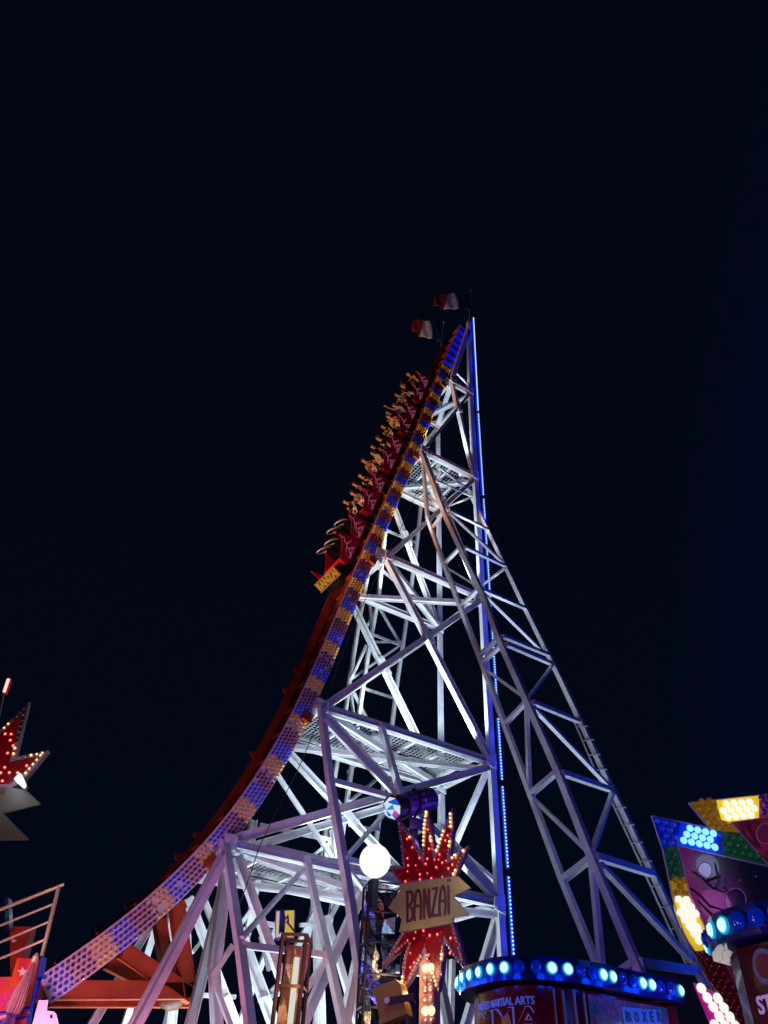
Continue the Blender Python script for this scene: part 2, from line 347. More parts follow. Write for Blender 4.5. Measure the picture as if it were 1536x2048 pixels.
# free white struts of the foot of the tower: (px, px, Y, width)
for a, b_, Y, Y2, w_, h_ in [
    ((447, 1712), (262, 2066), 19.6, 18.6, .34, .3), ((452, 1745), (428, 1935), 20.3, 20.0, .36, .35), ((428, 1935), (436, 2090), 20.0, 19.6, .3, .3), ((447, 1775), (372, 2085), 20.6, 20.2, .3, .25),
    ((466, 1890), (424, 1954), 19.4, 19.6, .16, .14), ((426, 1958), (468, 2070), 19.6, 19.0, .14, .14),
    ((474, 1712), (604, 2070), 20.1, 20.1, .3, .24), ((478, 1860), (556, 2070), 23.1, 23.1, .4, .26), ((546, 1536), (664, 1715), 22.9, 22.9, .16, .16),
    ((741, 1752), (739, 2090), 21.6, 21.6, .26, .26), ((998, 1822), (925, 2070), 20.2, 20.4, .3, .26), ((1000, 1835), (975, 1935), 20.9, 21.4, .16, .16), ((975, 1935), (935, 2080), 21.4, 22.0, .16, .16),
    ((635, 1826), (642, 2090), 23.4, 23.4, .34, .3), ((630, 1824), (578, 1925), 23.5, 23.7, .24, .2), ((652, 1832), (718, 2060), 23.5, 22.8, .24, .2),
    ((731, 1772), (598, 2064), 20.4, 19.6, .32, .26), ((742, 1800), (684, 2070), 20.6, 20.0, .34, .28), ((310, 1856), (243, 2070), 23.4, 23.8, .24, .2), ((300, 1850), (172, 2070), 23.0, 22.4, .28, .22),
    ((378, 1795), (452, 1995), 22.8, 23.2, .28, .2), ((402, 1785), (440, 1880), 23.4, 23.6, .2, .2), ((452, 1990), (486, 2080), 23.2, 23.4, .24, .2), ((344, 1800), (330, 1990), 23.2, 23.6, .22, .2), ((374, 1815), (376, 1900), 23.6, 23.8, .2, .2),
    ((376, 1890), (330, 2060), 23.8, 24.2, .24, .2), ((345, 2010), (336, 2090), 24, 24, .36, .3), ((520, 1845), (556, 1852), 23.2, 23.2, .16, .16), ((385, 1905), (412, 1870), 23.3, 23.5, .12, .12), ((415, 1862), (440, 1845), 23.3, 23.5, .12, .12),
    ((400, 1990), (470, 1994), 23.2, 23.4, .14, .14), ((556, 1945), (592, 2060), 22.9, 23.4, .26, .2), ((518, 2000), (570, 1985), 23, 23.3, .14, .14), ((600, 1850), (640, 1850), 23.5, 23.5, .14, .14),
    ((506, 1640), (497, 1700), 22.6, 22.6, .3, .3), ((516, 1800), (480, 1850), 22.8, 23, .14, .14), ((508, 1770), (530, 1772), 22.8, 22.9, .14, .14), ((515, 1760), (490, 1890), 22.8, 23.2, .24, .2),
    ((524, 1872), (540, 1940), 23.4, 23.6, .2, .2), ((540, 1985), (590, 1935), 23.2, 23.4, .16, .16), ((660, 1660), (668, 1715), 23.6, 23.7, .2, .2), ((666, 1640), (672, 1715), 23.2, 23.2, .2, .2),
    ((520, 1650), (660, 1680), 23.3, 23.3, .16, .14), ((660, 1685), (600, 1730), 23.3, 23.3, .12, .12), ((654, 1688), (652, 1760), 23.4, 23.5, .3, .2), ((640, 1870), (740, 1690), 24.2, 24.4, .2, .16), ((560, 1830), (470, 2070), 24.4, 24.8, .2, .2),
    ((700, 1950), (740, 1955), 23.6, 23.6, .14, .14), ((880, 1600), (883, 2090), 24.0, 24.0, .2, .2), ((900, 1680), (1000, 1795), 20.6, 20.3, .26, .22), ((905, 1700), (880, 1760), 22.0, 22.0, .2, .2), ((979, 1530), (905, 1700), 20.4, 22.0, .24, .2),
    ((905, 1690), (1000, 1770), 22.2, 21.0, .2, .16), ((985, 1530), (998, 1800), 20.5, 20.5, .16, .16), ((870, 1650), (905, 1690), 23, 22.2, .18, .16), ((905, 1920), (900, 2080), 21.5, 21.3, .2, .2), ((930, 1930), (985, 2060), 20.8, 20.8, .2, .2)]:
    w_ *= .78; h_ *= .8; beam('foot_strut', at(*a, Y=Y), at(*b_, Y=Y2), w_, h_, (0, 1, 0), 'h' if w_ > .2 else 'b')
# LED line on the near mast
LEDW = em('led_white_cyan', (.62, .85, .88), 1.2); HALOB = em('halo_blue', (.0, .003, .45), 1.0); LEDC = em('led_cyan', (.0, .22, .55), .8)
edges = [41.1, 31.9, 25.6, 22.5, 19.4, 16.9, 14.2, 11.6, 8.6, 5.9, 3.0, .6]
for a, b_ in zip(edges[:-1], edges[1:]):
    st = sub('led_strip')
    xa = XM+.30+.14*max(0, (a-30)/11); xb = XM+.30+.14*max(0, (b_-30)/11)
    p = Vector((xa, YN-.14, a)); q = Vector((xb, YN-.14, b_+.25)); s_ = MB()
    s_.bar(p, q, .13 if a < 31 else .18, .07, off=(.035 if a < 31 else 0, 0)); s_.build('blue_halo_bar', HALOB, st)  # glowing bar stands in for the blue halo around the LEDs
    s_ = MB(); s_.bar(p, q, .05, .02, off=(-.03, -.05)) ; s_.build('diffuser', LEDC, st)
    s_ = MB(); k = .04; L_ = (q-p).length; d = (q-p).normalized()
    if a > 41: s_.bar(p, q, .05, .03, off=(0, -.05))
    while k < L_:
        c = p+d*k+Vector((0, -.055, 0)); s_.lathe(c, (0, -1, 0), [(.036, 0), (.03, .02)], 6); k += .115
    s_.build('led', LEDW, st, 'stuff')
    for k in range(2 if a < 35 else 3):
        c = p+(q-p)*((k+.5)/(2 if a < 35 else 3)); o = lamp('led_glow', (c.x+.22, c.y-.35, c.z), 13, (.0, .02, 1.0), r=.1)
# ================================================================== TRACK
Lraw = [(16.75,40.1),(15.64,36.3),(14.94,33.5),(14.22,30.9),(13.55,28.3),(13.15,26.8),(12.28,23.7),(11.84,22.0),(10.95,18.9),(10.44,17.05),(9.82,14.85),(9.16,12.55),(8.55,10.75),(8.2,9.87),(7.85,9.15),(7.46,8.45),(7.01,7.8),(6.63,7.25),(6.13,6.55),(5.69,6.0),(5.04,5.32),(4.37,4.67),(3.77,4.16)]
Lp = np.array(Lraw); ss = np.r_[0, np.cumsum(np.hypot(*np.diff(Lp, axis=0).T))]; STOT = ss[-1]
cx_, cz_ = np.polyfit(ss, Lp[:, 0], 7), np.polyfit(ss, Lp[:, 1], 7); dx_, dz_ = np.polyder(cx_), np.polyder(cz_)
def tk(s, n=0., Y=21.1):          # s down the track, n away from the tower (riders' up)
    if s <= STOT:
        x, z, a, b_ = np.polyval(cx_, s), np.polyval(cz_, s), np.polyval(dx_, s), np.polyval(dz_, s)
    else:
        x0, z0, a, b_ = np.polyval(cx_, STOT), np.polyval(cz_, STOT), np.polyval(dx_, STOT), np.polyval(dz_, STOT)
        k = s-STOT; th = math.atan2(b_, a); r = 9.; ang = min(k/r, math.pi+.0-abs(th)) if abs(th) < math.pi else 0
        x = x0+r*(math.sin(-th-math.pi+ang)-math.sin(-th-math.pi)) * -1; x = x0-(k*math.cos(math.pi-abs(th))); z = max(2.0, z0-k*math.sin(math.pi-abs(th))*max(.2, 1-k/9))
    l = math.hypot(a, b_); a, b_ = a/l, b_/l
    return Vector((x+n*b_, Y, z-n*a)), Vector((a, 0, b_)), Vector((b_, 0, -a))
track = thing('coaster_track', 'curved orange track sweeping up the tower with rows of coloured lamps along its side', 'track', tuple(tk(STOT)[0]))
def strip(name, s0, s1, Y0, Y1, n0, n1, M, step=.35, parent=track, kind=None, th=None):
    b = MB(); N = max(1, int((s1-s0)/step)); rows = []
    for i in range(N+1):
        s = s0+(s1-s0)*i/N; rows.append([tk(s, n0, Y0)[0], tk(s, n1, Y0)[0], tk(s, n1, Y1)[0], tk(s, n0, Y1)[0]])
    base = 0
    for r in rows: b.v += [tuple(v) for v in r]
    for i in range(N):
        for k in range(4):
            b.f.append((4*i+k, 4*i+(k+1) % 4, 4*i+4+(k+1) % 4, 4*i+4+k)); b.mi.append(0)
    b.f += [(3, 2, 1, 0), (4*N, 4*N+1, 4*N+2, 4*N+3)]; b.mi += [0, 0]
    return b.build(name, M, parent, kind)
YP = 20.2
seams = [0.0, 5.6, 11.0, 14.6, 18.2, 22.3, 26.6, 29.4, 31.3, 34.0, 35.9, STOT]
for a, b_ in zip(seams[:-1], seams[1:]):
    strip('side_panel', a+.012, b_-.012, YP, YP+.05, -.60, 0.0, PANELW)
    strip('panel_rim', a+.012, b_-.012, YP-.02, YP+.01, 0.0, .03, PANELW)
SX = STOT+7
strip('near_rail', -.2, SX, YP+.08, YP+.5, -.42, .02, ORANGE)
strip('far_rail', -.2, SX, 22.06, 22.18, -.36, .02, ORANGE)
strip('far_rail_foot', -.2, SX, 21.7, 22.05, -.42, -.37, DARK)
strip('track_deck', -.2, SX, YP+.51, 22.05, -.30, -.25, mat('track_deck_dark', (.03, .012, .008), .5, var=.5, scale=1.2))
tb = MB(); s = .5
while s < STOT:
    p, d, nn = tk(s, .05, YP+.29); tb.obox(p, d*.02, Vector((0, .22, 0)), nn*.05); s += 1.05
tb.build('rail_flange', ORANGE, track)
for s in [26.2, 29.9, 27.2, 33.1, 33.9, 36.6, 38.6, 35.7]:
    for Y in (22.22,):
        c = MB(); p, d, nn = tk(s, .02, Y); c.obox(p, d*.09, Vector((0, .04, 0)), nn*.08); c.obox(p+nn*.10, d*.03, Vector((0, .07, 0)), nn*.03); c.build('rail_clamp', ORANGE, track)
# lamp caps
BC = [mat('cap_blue', (.008, .04, .62), .2, coat=.8, emit=(.003, .02, .5), es=.10), mat('cap_yellow', (.78, .42, .008), .2, coat=.8, emit=(.6, .33, .0), es=.07), mat('cap_red', (.16, .004, .014), .2, coat=.8), mat('cap_blue_lit', (.0, .01, .5), .2, emit=(.0, .006, .6), es=.9)]
def capmesh(k):
    b = MB(); b.lathe((0, 0, 0), (0, -1, 0), [(.040, 0), (.040, .05), (.034, .075), (.018, .09)], 8); me = b.mesh('lamp_cap', BC[k])
    me.polygons.foreach_set('use_smooth', [True]*len(me.polygons)); me.set_sharp_from_angle(angle=math.radians(50)); return me
caps = [capmesh(k) for k in range(4)]
allb = []; ds = .1335; nrow = 5
for i in range(int((STOT-.1)/ds)):
    for k in range(nrow):
        s = STOT-.1-i*ds-(ds/2 if k % 2 else 0)
        if s < .1 or any(abs(s-q) < .035 for q in seams[1:-1]): continue
        p, d, nn = tk(s, -.06-.118*k, YP)
        allb.append(((p-CAM).length, p, (([3, 2][(i//3) % 2]) if s < 5.2 else [0, 2, 1][(i//4) % 3]) if random.random() > .008 else -1))
allb.sort(key=lambda t: t[0])
for _, p, k in allb[:300]:
    if k >= 0: inst('lamp_cap', caps[k], track, Matrix.Translation(p) @ Matrix.Rotation(random.uniform(-.05, .05), 4, 'X'))
rest = MB()
for _, p, k in allb[300:]:
    if k >= 0: rest.lathe(p, (0, -1, 0), [(.040, 0), (.040, .05), (.022, .085)], 6, mi=k)
rest.build('lamp_caps', BC, track, 'stuff')
# brackets between tower and track
for i in range(1, 6):
    c = T(i); best = min(np.linspace(0, STOT, 400), key=lambda s_: (tk(s_)[0]-Vector((c.x, 21.1, c.z))).length)
    p, d, nn = tk(best, -.5, 0)
    for Y in (YN+.05, YF-.35):
        b = MB(); q = Vector((c.x, Y, c.z)); a_ = Vector((p.x, Y, p.z))
        b.prism([q+d*.45, q-d*.4, a_-d*.28, a_+d*.28], [v+Vector((0, .1, 0)) for v in (q+d*.45, q-d*.4, a_-d*.28, a_+d*.28)]); b.build('track_bracket', STEEL, track)
    b = MB(); b.obox(Vector((p.x, 21.6, p.z))-nn*.12+Vector((.1, 0, 0)), d*.2, Vector((0, 1.4, 0)), nn*.12); b.build('track_crossbeam', STEEL, track)
    b = MB(); q = Vector((p.x, YN+.12, p.z))+d*.55+nn*.02; b.obox(q, d*.16, Vector((0, .12, 0)), nn*.16); b.build('track_pad', ORANGE, track)
# orange triangular bracket under the foot of the track
def obeam(a, b_, Y, w_, h_, nm='track_stay'):
    b = MB(); b.bar(at(*a, Y=Y), at(*b_, Y=Y), w_, h_); 
    p, q = at(*a, Y=Y), at(*b_, Y=Y)
    b.bar(p, q, .03, h_+.06, off=(w_/2, 0)); b.bar(p, q, .03, h_+.06, off=(-w_/2, 0))
    return b.build(nm, STAY, track)
STAY = mat('stay_orange_lit', (.46, .065, .012), .55, var=.35, scale=1.6)  # lighter copy of the orange paint, coloured as if lit orange-red
obeam((352, 1805), (377, 1992), 20.6, .3, .3); obeam((318, 1840), (340, 1975), 21.6, .26, .3)
obeam((246, 1902), (384, 1994), 20.6, .3, .3); obeam((215, 1925), (360, 1998), 21.6, .26, .3)
obeam((110, 1981), (384, 1981), 20.6, .34, .3); obeam((100, 1998), (384, 2000), 21.4, .3, .3)
b = MB(); b.lathe(at(345, 1988, Y=21.0), (0, 0, -1), [(.02, -.3), (.3, -.22), (.36, 0), (.33, .16), (.22, .3), (.02, .36)], 18)
b.build('brake_drum', mat('rusty_brown', (.16, .06, .025), .55, var=.6, scale=5), track, smooth=True)
b = MB(); b.obox(at(332, 1965, Y=20.9), Vector((.34, 0, 0)), Vector((0, .2, 0)), Vector((0, 0, .12))); b.build('bracket_plate', ORANGE, track)
# hanging cable
cb = MB(); pts = []
for (x, y) in [(868, 872), (845, 960), (800, 1060), (755, 1150), (715, 1230), (672, 1340), (655, 1395), (632, 1455), (600, 1530), (560, 1610), (520, 1690), (490, 1780), (470, 1830)]: pts.append(at(x, y, Y=YN-.28))
cb.tube(pts, .014, 5); tag(cb.build('power_cable', RUBBER), 'thin black cable hanging down beside the coaster track along the steel tower', 'cable')
# ================================================================== TRAIN
train = thing('coaster_train', 'red coaster train with pink lightning bolts climbing the steep track', 'train', tuple(tk(20, .2)[0]))
RED = mat('red_fibreglass', (.42, .008, .022), .25, coat=.7, var=.2, scale=3)
PINK = em('pink_lightning', (.50, .12, .24), .6)
SEATM = dull(mat('seat_black', (.003, .003, .004), .8)); TUBE = mat('grey_tube', (.50, .48, .52), .3, .2)
def F2(prof, y0, y1, b, mi=0):   # profile in (t, n), extruded in y, local frame x=t y=y z=n
    A_ = [Vector((t, y0, n)) for t, n in prof]; b.prism(A_, [Vector((t, y1, n)) for t, n in prof], mi)
# car local frame: x forward (down the track), y across, z up from the track; rows at x=0.22 and x=1.48
PR = [(-.02, .27), (-.04, .50), (.20, 1.17), (.30, 1.08), (.46, .90), (.80, .79), (1.06, .74), (1.21, .60), (1.28, .80), (1.46, 1.18), (1.56, 1.08), (1.72, .92), (2.1, .79), (2.42, .73), (2.60, .70), (2.64, .5), (2.52, .24), (1.6, .22), (.6, .24)]
HW = .64
def carmeshes():
    out_ = []
    for sg in (-1, 1):
        b = MB(); F2(PR, sg*HW-.02, sg*HW+.02, b); out_.append(('side_shell', b.mesh('side_shell', RED)))
        l = MB()
        def seg(p, q, w_):
            p, q = Vector((p[0], sg*(HW+.024), p[1])), Vector((q[0], sg*(HW+.024), q[1])); l.bar(p, q, w_, .006)
        rs = random.Random(5)
        for o in (0., 1.26):
            main = [(.24+o, 1.08), (.30+o, .98), (.24+o, .90), (.42+o, .80), (.46+o, .68), (.62+o, .62), (.60+o, .50), (.78+o, .42), (.86+o, .30)]
            for a_, c_ in zip(main[:-1], main[1:]): seg(a_, c_, .026)
            for j in list(range(1, 9))+[2, 4, 6]:
                x, z = main[j]; an = rs.uniform(-.4, 1.0) if j % 2 else rs.uniform(2.2, 3.8); L_ = rs.uniform(.14, .26)
                for q in range(3):
                    x2, z2 = x+math.cos(an)*L_*.5, z-abs(math.sin(an))*L_*.5
                    if z2 < .28 or x2 < .02+o or x2 > 1.1+o or z2 > .74: break
                    seg((x, z), (x2, z2), .018-.004*q); x, z = x2, z2; an += rs.uniform(-.9, .9)
            for j in range(9): seg((.35+o+j*.08, .30+.02*(j % 2)), (.38+o+j*.08, .36+.03*(j % 3)), .02)
        out_.append(('lightning_stripe', l.mesh('lightning_stripe', PINK)))
    b = MB(); b.box(-.02, 2.6, -HW+.02, HW-.02, .2, .34); out_.append(('car_floor', b.mesh('car_floor', DARK)))
    b = MB(); F2([(2.55, .24), (2.66, .5), (2.6, .72), (2.52, .70), (2.45, .3)], -HW, HW, b); b2_ = MB(); F2([(1.2, .3), (1.24, .6), (1.3, .6), (1.3, .3)], -HW, HW, b2_); out_.append(('row_divider', b2_.mesh('row_divider', RED)))
    out_.append(('front_cowl', b.mesh('front_cowl', RED)))
    b = MB()
    for x in (.1, 2.4):
        for y in (-.72, .72):
            b.lathe((x, y, .02), (0, 1, 0), [(.12, -.05), (.12, .05)], 12); b.box(x-.15, x+.15, y-.04, y+.04, .0, .22)
        b.box(x-.05, x+.05, -.72, .72, .06, .16)
    b.box(-.35, 2.75, -.12, .12, .02, .14); out_.append(('bogie', b.mesh('bogie', DARK)))
    return out_
def seatmesh():
    b = MB(); b.prism(*[[Vector((t, y, n)) for t, n in [(0, .34), (-.10, 1.05), (-.02, 1.12), (.08, .58), (.48, .62), (.5, .5), (.45, .36)]] for y in (-.24, .24)])
    b.prism(*[[Vector((t, y, n)) for t, n in [(-.12, 1.05), (-.16, 1.28), (-.08, 1.3), (-.03, 1.1)]] for y in (-.13, .13)])
    for k in range(4): b.box(-.04+.012*k, .05-.01*k+.02, -.2, .2, .70+.1*k-.03, .70+.1*k+.03)
    return b.mesh('seat', SEATM)
def restraint(openk):
    b = MB(); pts = []
    for k in range(20):
        a_ = 2*math.pi*k/20; pts.append(Vector((.0, .17*math.sin(a_), .30*math.cos(a_)-.30)))
    tilt = math.radians(52)
    Mx = Matrix.Translation((-.10, 0, .98)) @ Matrix.Rotation(tilt, 4, 'Y') if openk else Matrix.Translation((.08, 0, 1.16)) @ Matrix.Rotation(math.radians(-28), 4, 'Y')
    if openk: pts = [Vector((p.x, p.y*1.5, -p.z*1.15)) for p in pts]
    b.tube([Mx @ p for p in pts], .034, 6, closed=True)
    if not openk: b.obox((.24, 0, .82), (.05, 0, 0), (0, .13, 0), (0, 0, .08))
    me = b.mesh('shoulder_restraint', TUBE); me.polygons.foreach_set('use_smooth', [True]*len(me.polygons)); return me
CM = carmeshes(); SM = seatmesh(); RO, RCm = restraint(True), restraint(False)
def carframe(s):
    a_ = tk(s, 0, 21.1)[0]; b_ = tk(s+2.6, 0, 21.1)[0]; x = (b_-a_).normalized(); z = Vector((x.z, 0, -x.x)); y = Vector((0, 1, 0)); z = x.cross(y)
    if z.x > 0: z = -z; 
    return a_, x, z
CARS = [6.86, 9.98, 13.10, 16.22, 19.38]
SEATS = []
for ci, s0 in enumerate(CARS):
    o_, x, z = carframe(s0); Mc = frame(o_, x, Vector((0, 1, 0)) if x.cross(Vector((0, 1, 0))).dot(z) > 0 else Vector((0, -1, 0)), z)
    car = bpy.data.objects.new('car', None); COL.objects.link(car); car.parent = train; car.matrix_parent_inverse = WM[train.name].inverted(); WM[car.name] = Matrix.Identity(4)
    if ci == 4: car['label'] = 'empty front car with raised shoulder restraints'
    for nm, me in CM: inst(nm, me, car, Mc)
    for r, rx in enumerate((.36, 1.62)):
        for y in (-.32, .32):
            Ms = Mc @ Matrix.Translation((rx, y, 0)); inst('seat', SM, car, Ms); inst('shoulder_restraint', RO if ci == 4 else RCm, car, Ms)
            if ci < 4: SEATS.append((Ms, ci, r, y))
# nose with the small lit name board
o_, x, z = carframe(CARS[4]); yv = Vector((0, 1, 0)); yv = Vector((0, -1, 0)); NZ = frame(o_, x, yv, z)
ns = bpy.data.objects.new('nose', None); COL.objects.link(ns); ns.parent = train; ns.matrix_parent_inverse = WM[train.name].inverted(); WM[ns.name] = Matrix.Identity(4)
b = MB(); F2([(2.66, .12), (2.66, .62), (2.9, .5), (3.35, .2), (3.3, .08)], -.5, .5, b); inst('nose_cone', b.mesh('nose_cone', DARK), ns, NZ)
b = MB()
for y in (-.5, .5):
    b.tube([(2.66, y, .6), (3.0, y, .62), (3.4, y*.8, .25), (3.3, y*.8, .05)], .03, 6); b.tube([(2.66, y, .2), (3.1, y*.3, .45), (3.35, y, .7)], .025, 6)
inst('nose_tubes', b.mesh('nose_tubes', mat('dark_chrome', (.12, .13, .15), .2, .9)), ns, NZ)
b = MB(); F2([(2.75, .7), (2.9, 1.25), (3.0, .75)], -.62, -.58, b); inst('nose_fin', b.mesh('nose_fin', RED), ns, NZ)
def textmesh(txt, size, M, ext_=.01, name='lettering', sx=1., align='CENTER', bold=0.):
    c = bpy.data.curves.new(name, 'FONT'); c.body = txt; c.size = size; c.extrude = ext_; c.align_x = align; c.align_y = 'CENTER'; c.offset = bold; c.resolution_u = 3
    t = bpy.data.objects.new(name, c); COL.objects.link(t); bpy.context.view_layer.update()
    me = bpy.data.meshes.new_from_object(t.evaluated_get(bpy.context.evaluated_depsgraph_get())); bpy.data.objects.remove(t)
    me.name = name; me.materials.clear(); me.materials.append(M)
    if sx != 1:
        for v in me.vertices: v.co.x *= sx
    return me
# board frame: text x axis runs from far side to near side
bo = Vector((3.32, 0, .62)); Mb = NZ @ frame(bo, Vector((0, 1, 0)), Vector((-.30, 0, .954)), Vector((.954, 0, .30)))
b = MB(); b.box(-.78, .78, -.2, .2, -.05, 0); inst('name_board', b.mesh('name_board', mat('board_red', (.2, .01, .01), .4)), ns, Mb)
inst('board_lettering', textmesh('BANZAI', .42, em('yellow_lit', (.62, .40, .02), .5), .012, sx=.98, bold=.012), ns, Mb @ Matrix.Translation((0, -.01, .012)))
b = MB()
for k in range(22):
    for yy in (-.2, .2): b.lathe((-.76+k*.0724, yy, .0), (0, 0, 1), [(.018, 0), (.01, .02)], 5)
inst('board_bulb', b.mesh('board_bulb', em('warm_bulb', (.75, .55, .2), .6)), ns, Mb)
# ================================================================== RIDERS
SKIN = mat('skin', (.62, .33, .20), .5, var=.15, scale=20)
TOPS = [mat('cloth_'+n_, c_, .8, var=.3, scale=12, bump=.3) for n_, c_ in [('yellow', (.55, .40, .12)), ('black', (.008, .009, .012)), ('lilac', (.36, .32, .46)), ('rose', (.38, .16, .12)), ('grey', (.16, .17, .19)), ('cream', (.5, .46, .40)), ('navy', (.03, .05, .12))]]
for M_ in TOPS: dull(M_, .1)
JEANS = mat('blue_jeans', (.03, .06, .14), .8); DKP = dull(mat('dark_trousers', (.008, .008, .012), .8))
HAIRS = [mat('hair_dark', (.02, .012, .008), .6), mat('hair_brown', (.09, .04, .018), .6), mat('hair_blond', (.35, .22, .09), .6)]
SHOE = mat('shoe_dark', (.03, .03, .03), .6)
def person_mesh(armL, armR, lean=0.):
    # seated figure; x forward, y left, z up; hip at origin
    V = {}; E_ = []; Rr = {}
    def v(n_, p, r, r2=None): V[n_] = Vector(p); Rr[n_] = (r, r2 or r)
    v('pel', (0, 0, .02), .13, .15); v('wa', (.0, 0, .2), .115, .14); v('ch', (.0, 0, .40), .125, .16); v('nk0', (.01, 0, .52), .07); v('nk', (.02, 0, .58), .052)
    v('jaw', (.035, 0, .65), .076, .08); v('hd', (.03, 0, .74), .104, .095); v('top', (.02, 0, .83), .058)
    E_ += [('pel', 'wa'), ('wa', 'ch'), ('ch', 'nk0'), ('nk0', 'nk'), ('nk', 'jaw'), ('jaw', 'hd'), ('hd', 'top')]
    for sg, arm in ((1, armL), (-1, armR)):
        k = 'L' if sg > 0 else 'R'
        v('hip'+k, (.08, .10*sg, 0), .095); v('kn'+k, (.45, .12*sg, .03), .065); v('an'+k, (.52, .12*sg, -.36), .042); v('ft'+k, (.66, .13*sg, -.41), .038)
        E_ += [('pel', 'hip'+k), ('hip'+k, 'kn'+k), ('kn'+k, 'an'+k), ('an'+k, 'ft'+k)]
        v('sh'+k, (.0, .18*sg, .47), .062); E_ += [('nk0', 'sh'+k)]
        if arm == 'up': pts = [(.08, .25*sg, .68), (.16, .24*sg, .93), (.18, .23*sg, 1.03)]
        elif arm == 'fwd': pts = [(.26, .25*sg, .55), (.50, .20*sg, .62), (.60, .19*sg, .64)]
        else: pts = [(.10, .24*sg, .24), (.28, .14*sg, .40), (.31, .10*sg, .48)]
        for q, (p, r) in enumerate(zip(pts, (.044, .032, .036))): v('a%d%s' % (q, k), p, r)
        E_ += [('sh'+k, 'a0'+k), ('a0'+k, 'a1'+k), ('a1'+k, 'a2'+k)]
        h = Vector(pts[2]); d = (h-Vector(pts[1])).normalized(); s_ = Vector((0, 1, 0)) if abs(d.y) < .7 else Vector((1, 0, 0)); s_ = (s_-d*s_.dot(d)).normalized()
        for q in range(4):
            v('f%d%s' % (q, k), h+s_*(q-1.5)*.022+d*.045, .011); v('g%d%s' % (q, k), h+s_*(q-1.5)*.026+d*(.085-.006*abs(q-1.3)), .008)
            E_ += [('a2'+k, 'f%d%s' % (q, k)), ('f%d%s' % (q, k), 'g%d%s' % (q, k))]
        v('t'+k, h+s_*(-.055*sg)+d*.02, .010); E_ += [('a2'+k, 't'+k)]
    names = list(V); me = bpy.data.meshes.new('rider'); me.from_pydata([tuple(V[n_]) for n_ in names], [(names.index(a_), names.index(b_)) for a_, b_ in E_], [])
    o = bpy.data.objects.new('rider', me); COL.objects.link(o)
    o.modifiers.new('skin', 'SKIN'); sv = me.skin_vertices[0].data
    for i, n_ in enumerate(names): sv[i].radius = Rr[n_]; sv[i].use_root = (n_ == 'pel')
    o.modifiers['skin'].use_smooth_shade = True
    sb = o.modifiers.new('sub', 'SUBSURF'); sb.levels = 1; sb.render_levels = 1
    bpy.context.view_layer.update()
    r = bpy.data.meshes.new_from_object(o.evaluated_get(bpy.context.evaluated_depsgraph_get())); bpy.data.objects.remove(o); r.name = 'rider_body'
    # face: nose, eye sockets, mouth by nudging vertices
    for q in r.vertices:
        c = q.co
        if c.x > .09 and abs(c.y) < .022 and .66 < c.z < .73: c.x += .02
        if c.x > .07 and .015 < abs(c.y) < .05 and .735 < c.z < .765: c.x -= .012
    for k in range(4): r.materials.append(SKIN)
    for p in r.polygons:
        c = p.center; head = c.z > .565 and abs(c.y) < .11 and c.x < .14
        arm_low = False
        if head: p.material_index = 0
        elif c.z < -.33: p.material_index = 3
        elif c.z < .08 and (c.x > .0 or c.z < .02): p.material_index = 2
        else:
            hand = any((Vector(V[n_])-c).length < .10 for n_ in ('a2L', 'a2R')) or any((Vector(V['g1'+k])-c).length < .09 for k in 'LR') or (c-(V['a0L']+V['a1L'])/2).length < .07 or (c-(V['a0R']+V['a1R'])/2).length < .07
            p.material_index = 0 if hand else 1
    return r
def hair_mesh(long_):
    b = MB(); rings = []
    for i in range(7):
        th = i/6*math.pi*.62; r_ = .116*math.sin(th)+.004
        rings.append((r_, .75+.1*math.cos(th)))
    b.lathe((.008, 0, 0), (0, 0, 1), [(r_, h_) for r_, h_ in reversed(rings)], 14)
    me0 = b
    out_ = MB(); out_.v = [(x-(.028 if z < .79 else 0), y*.93, z) for x, y, z in b.v]; out_.f = b.f; out_.mi = b.mi
    if long_: out_.tube([(-.07, 0, .74), (-.10, 0, .62), (-.11, 0, .48)], [.07, .075, .03], 10)
    me = out_.mesh('hair', HAIRS[0]); me.polygons.foreach_set('use_smooth', [True]*len(me.polygons)); return me
BODY = {k: person_mesh(*k) for k in [('hold', 'hold'), ('fwd', 'hold'), ('up', 'up'), ('fwd', 'fwd'), ('hold', 'up'), ('hold', 'fwd')]}
HM = [hair_mesh(False), hair_mesh(True)]
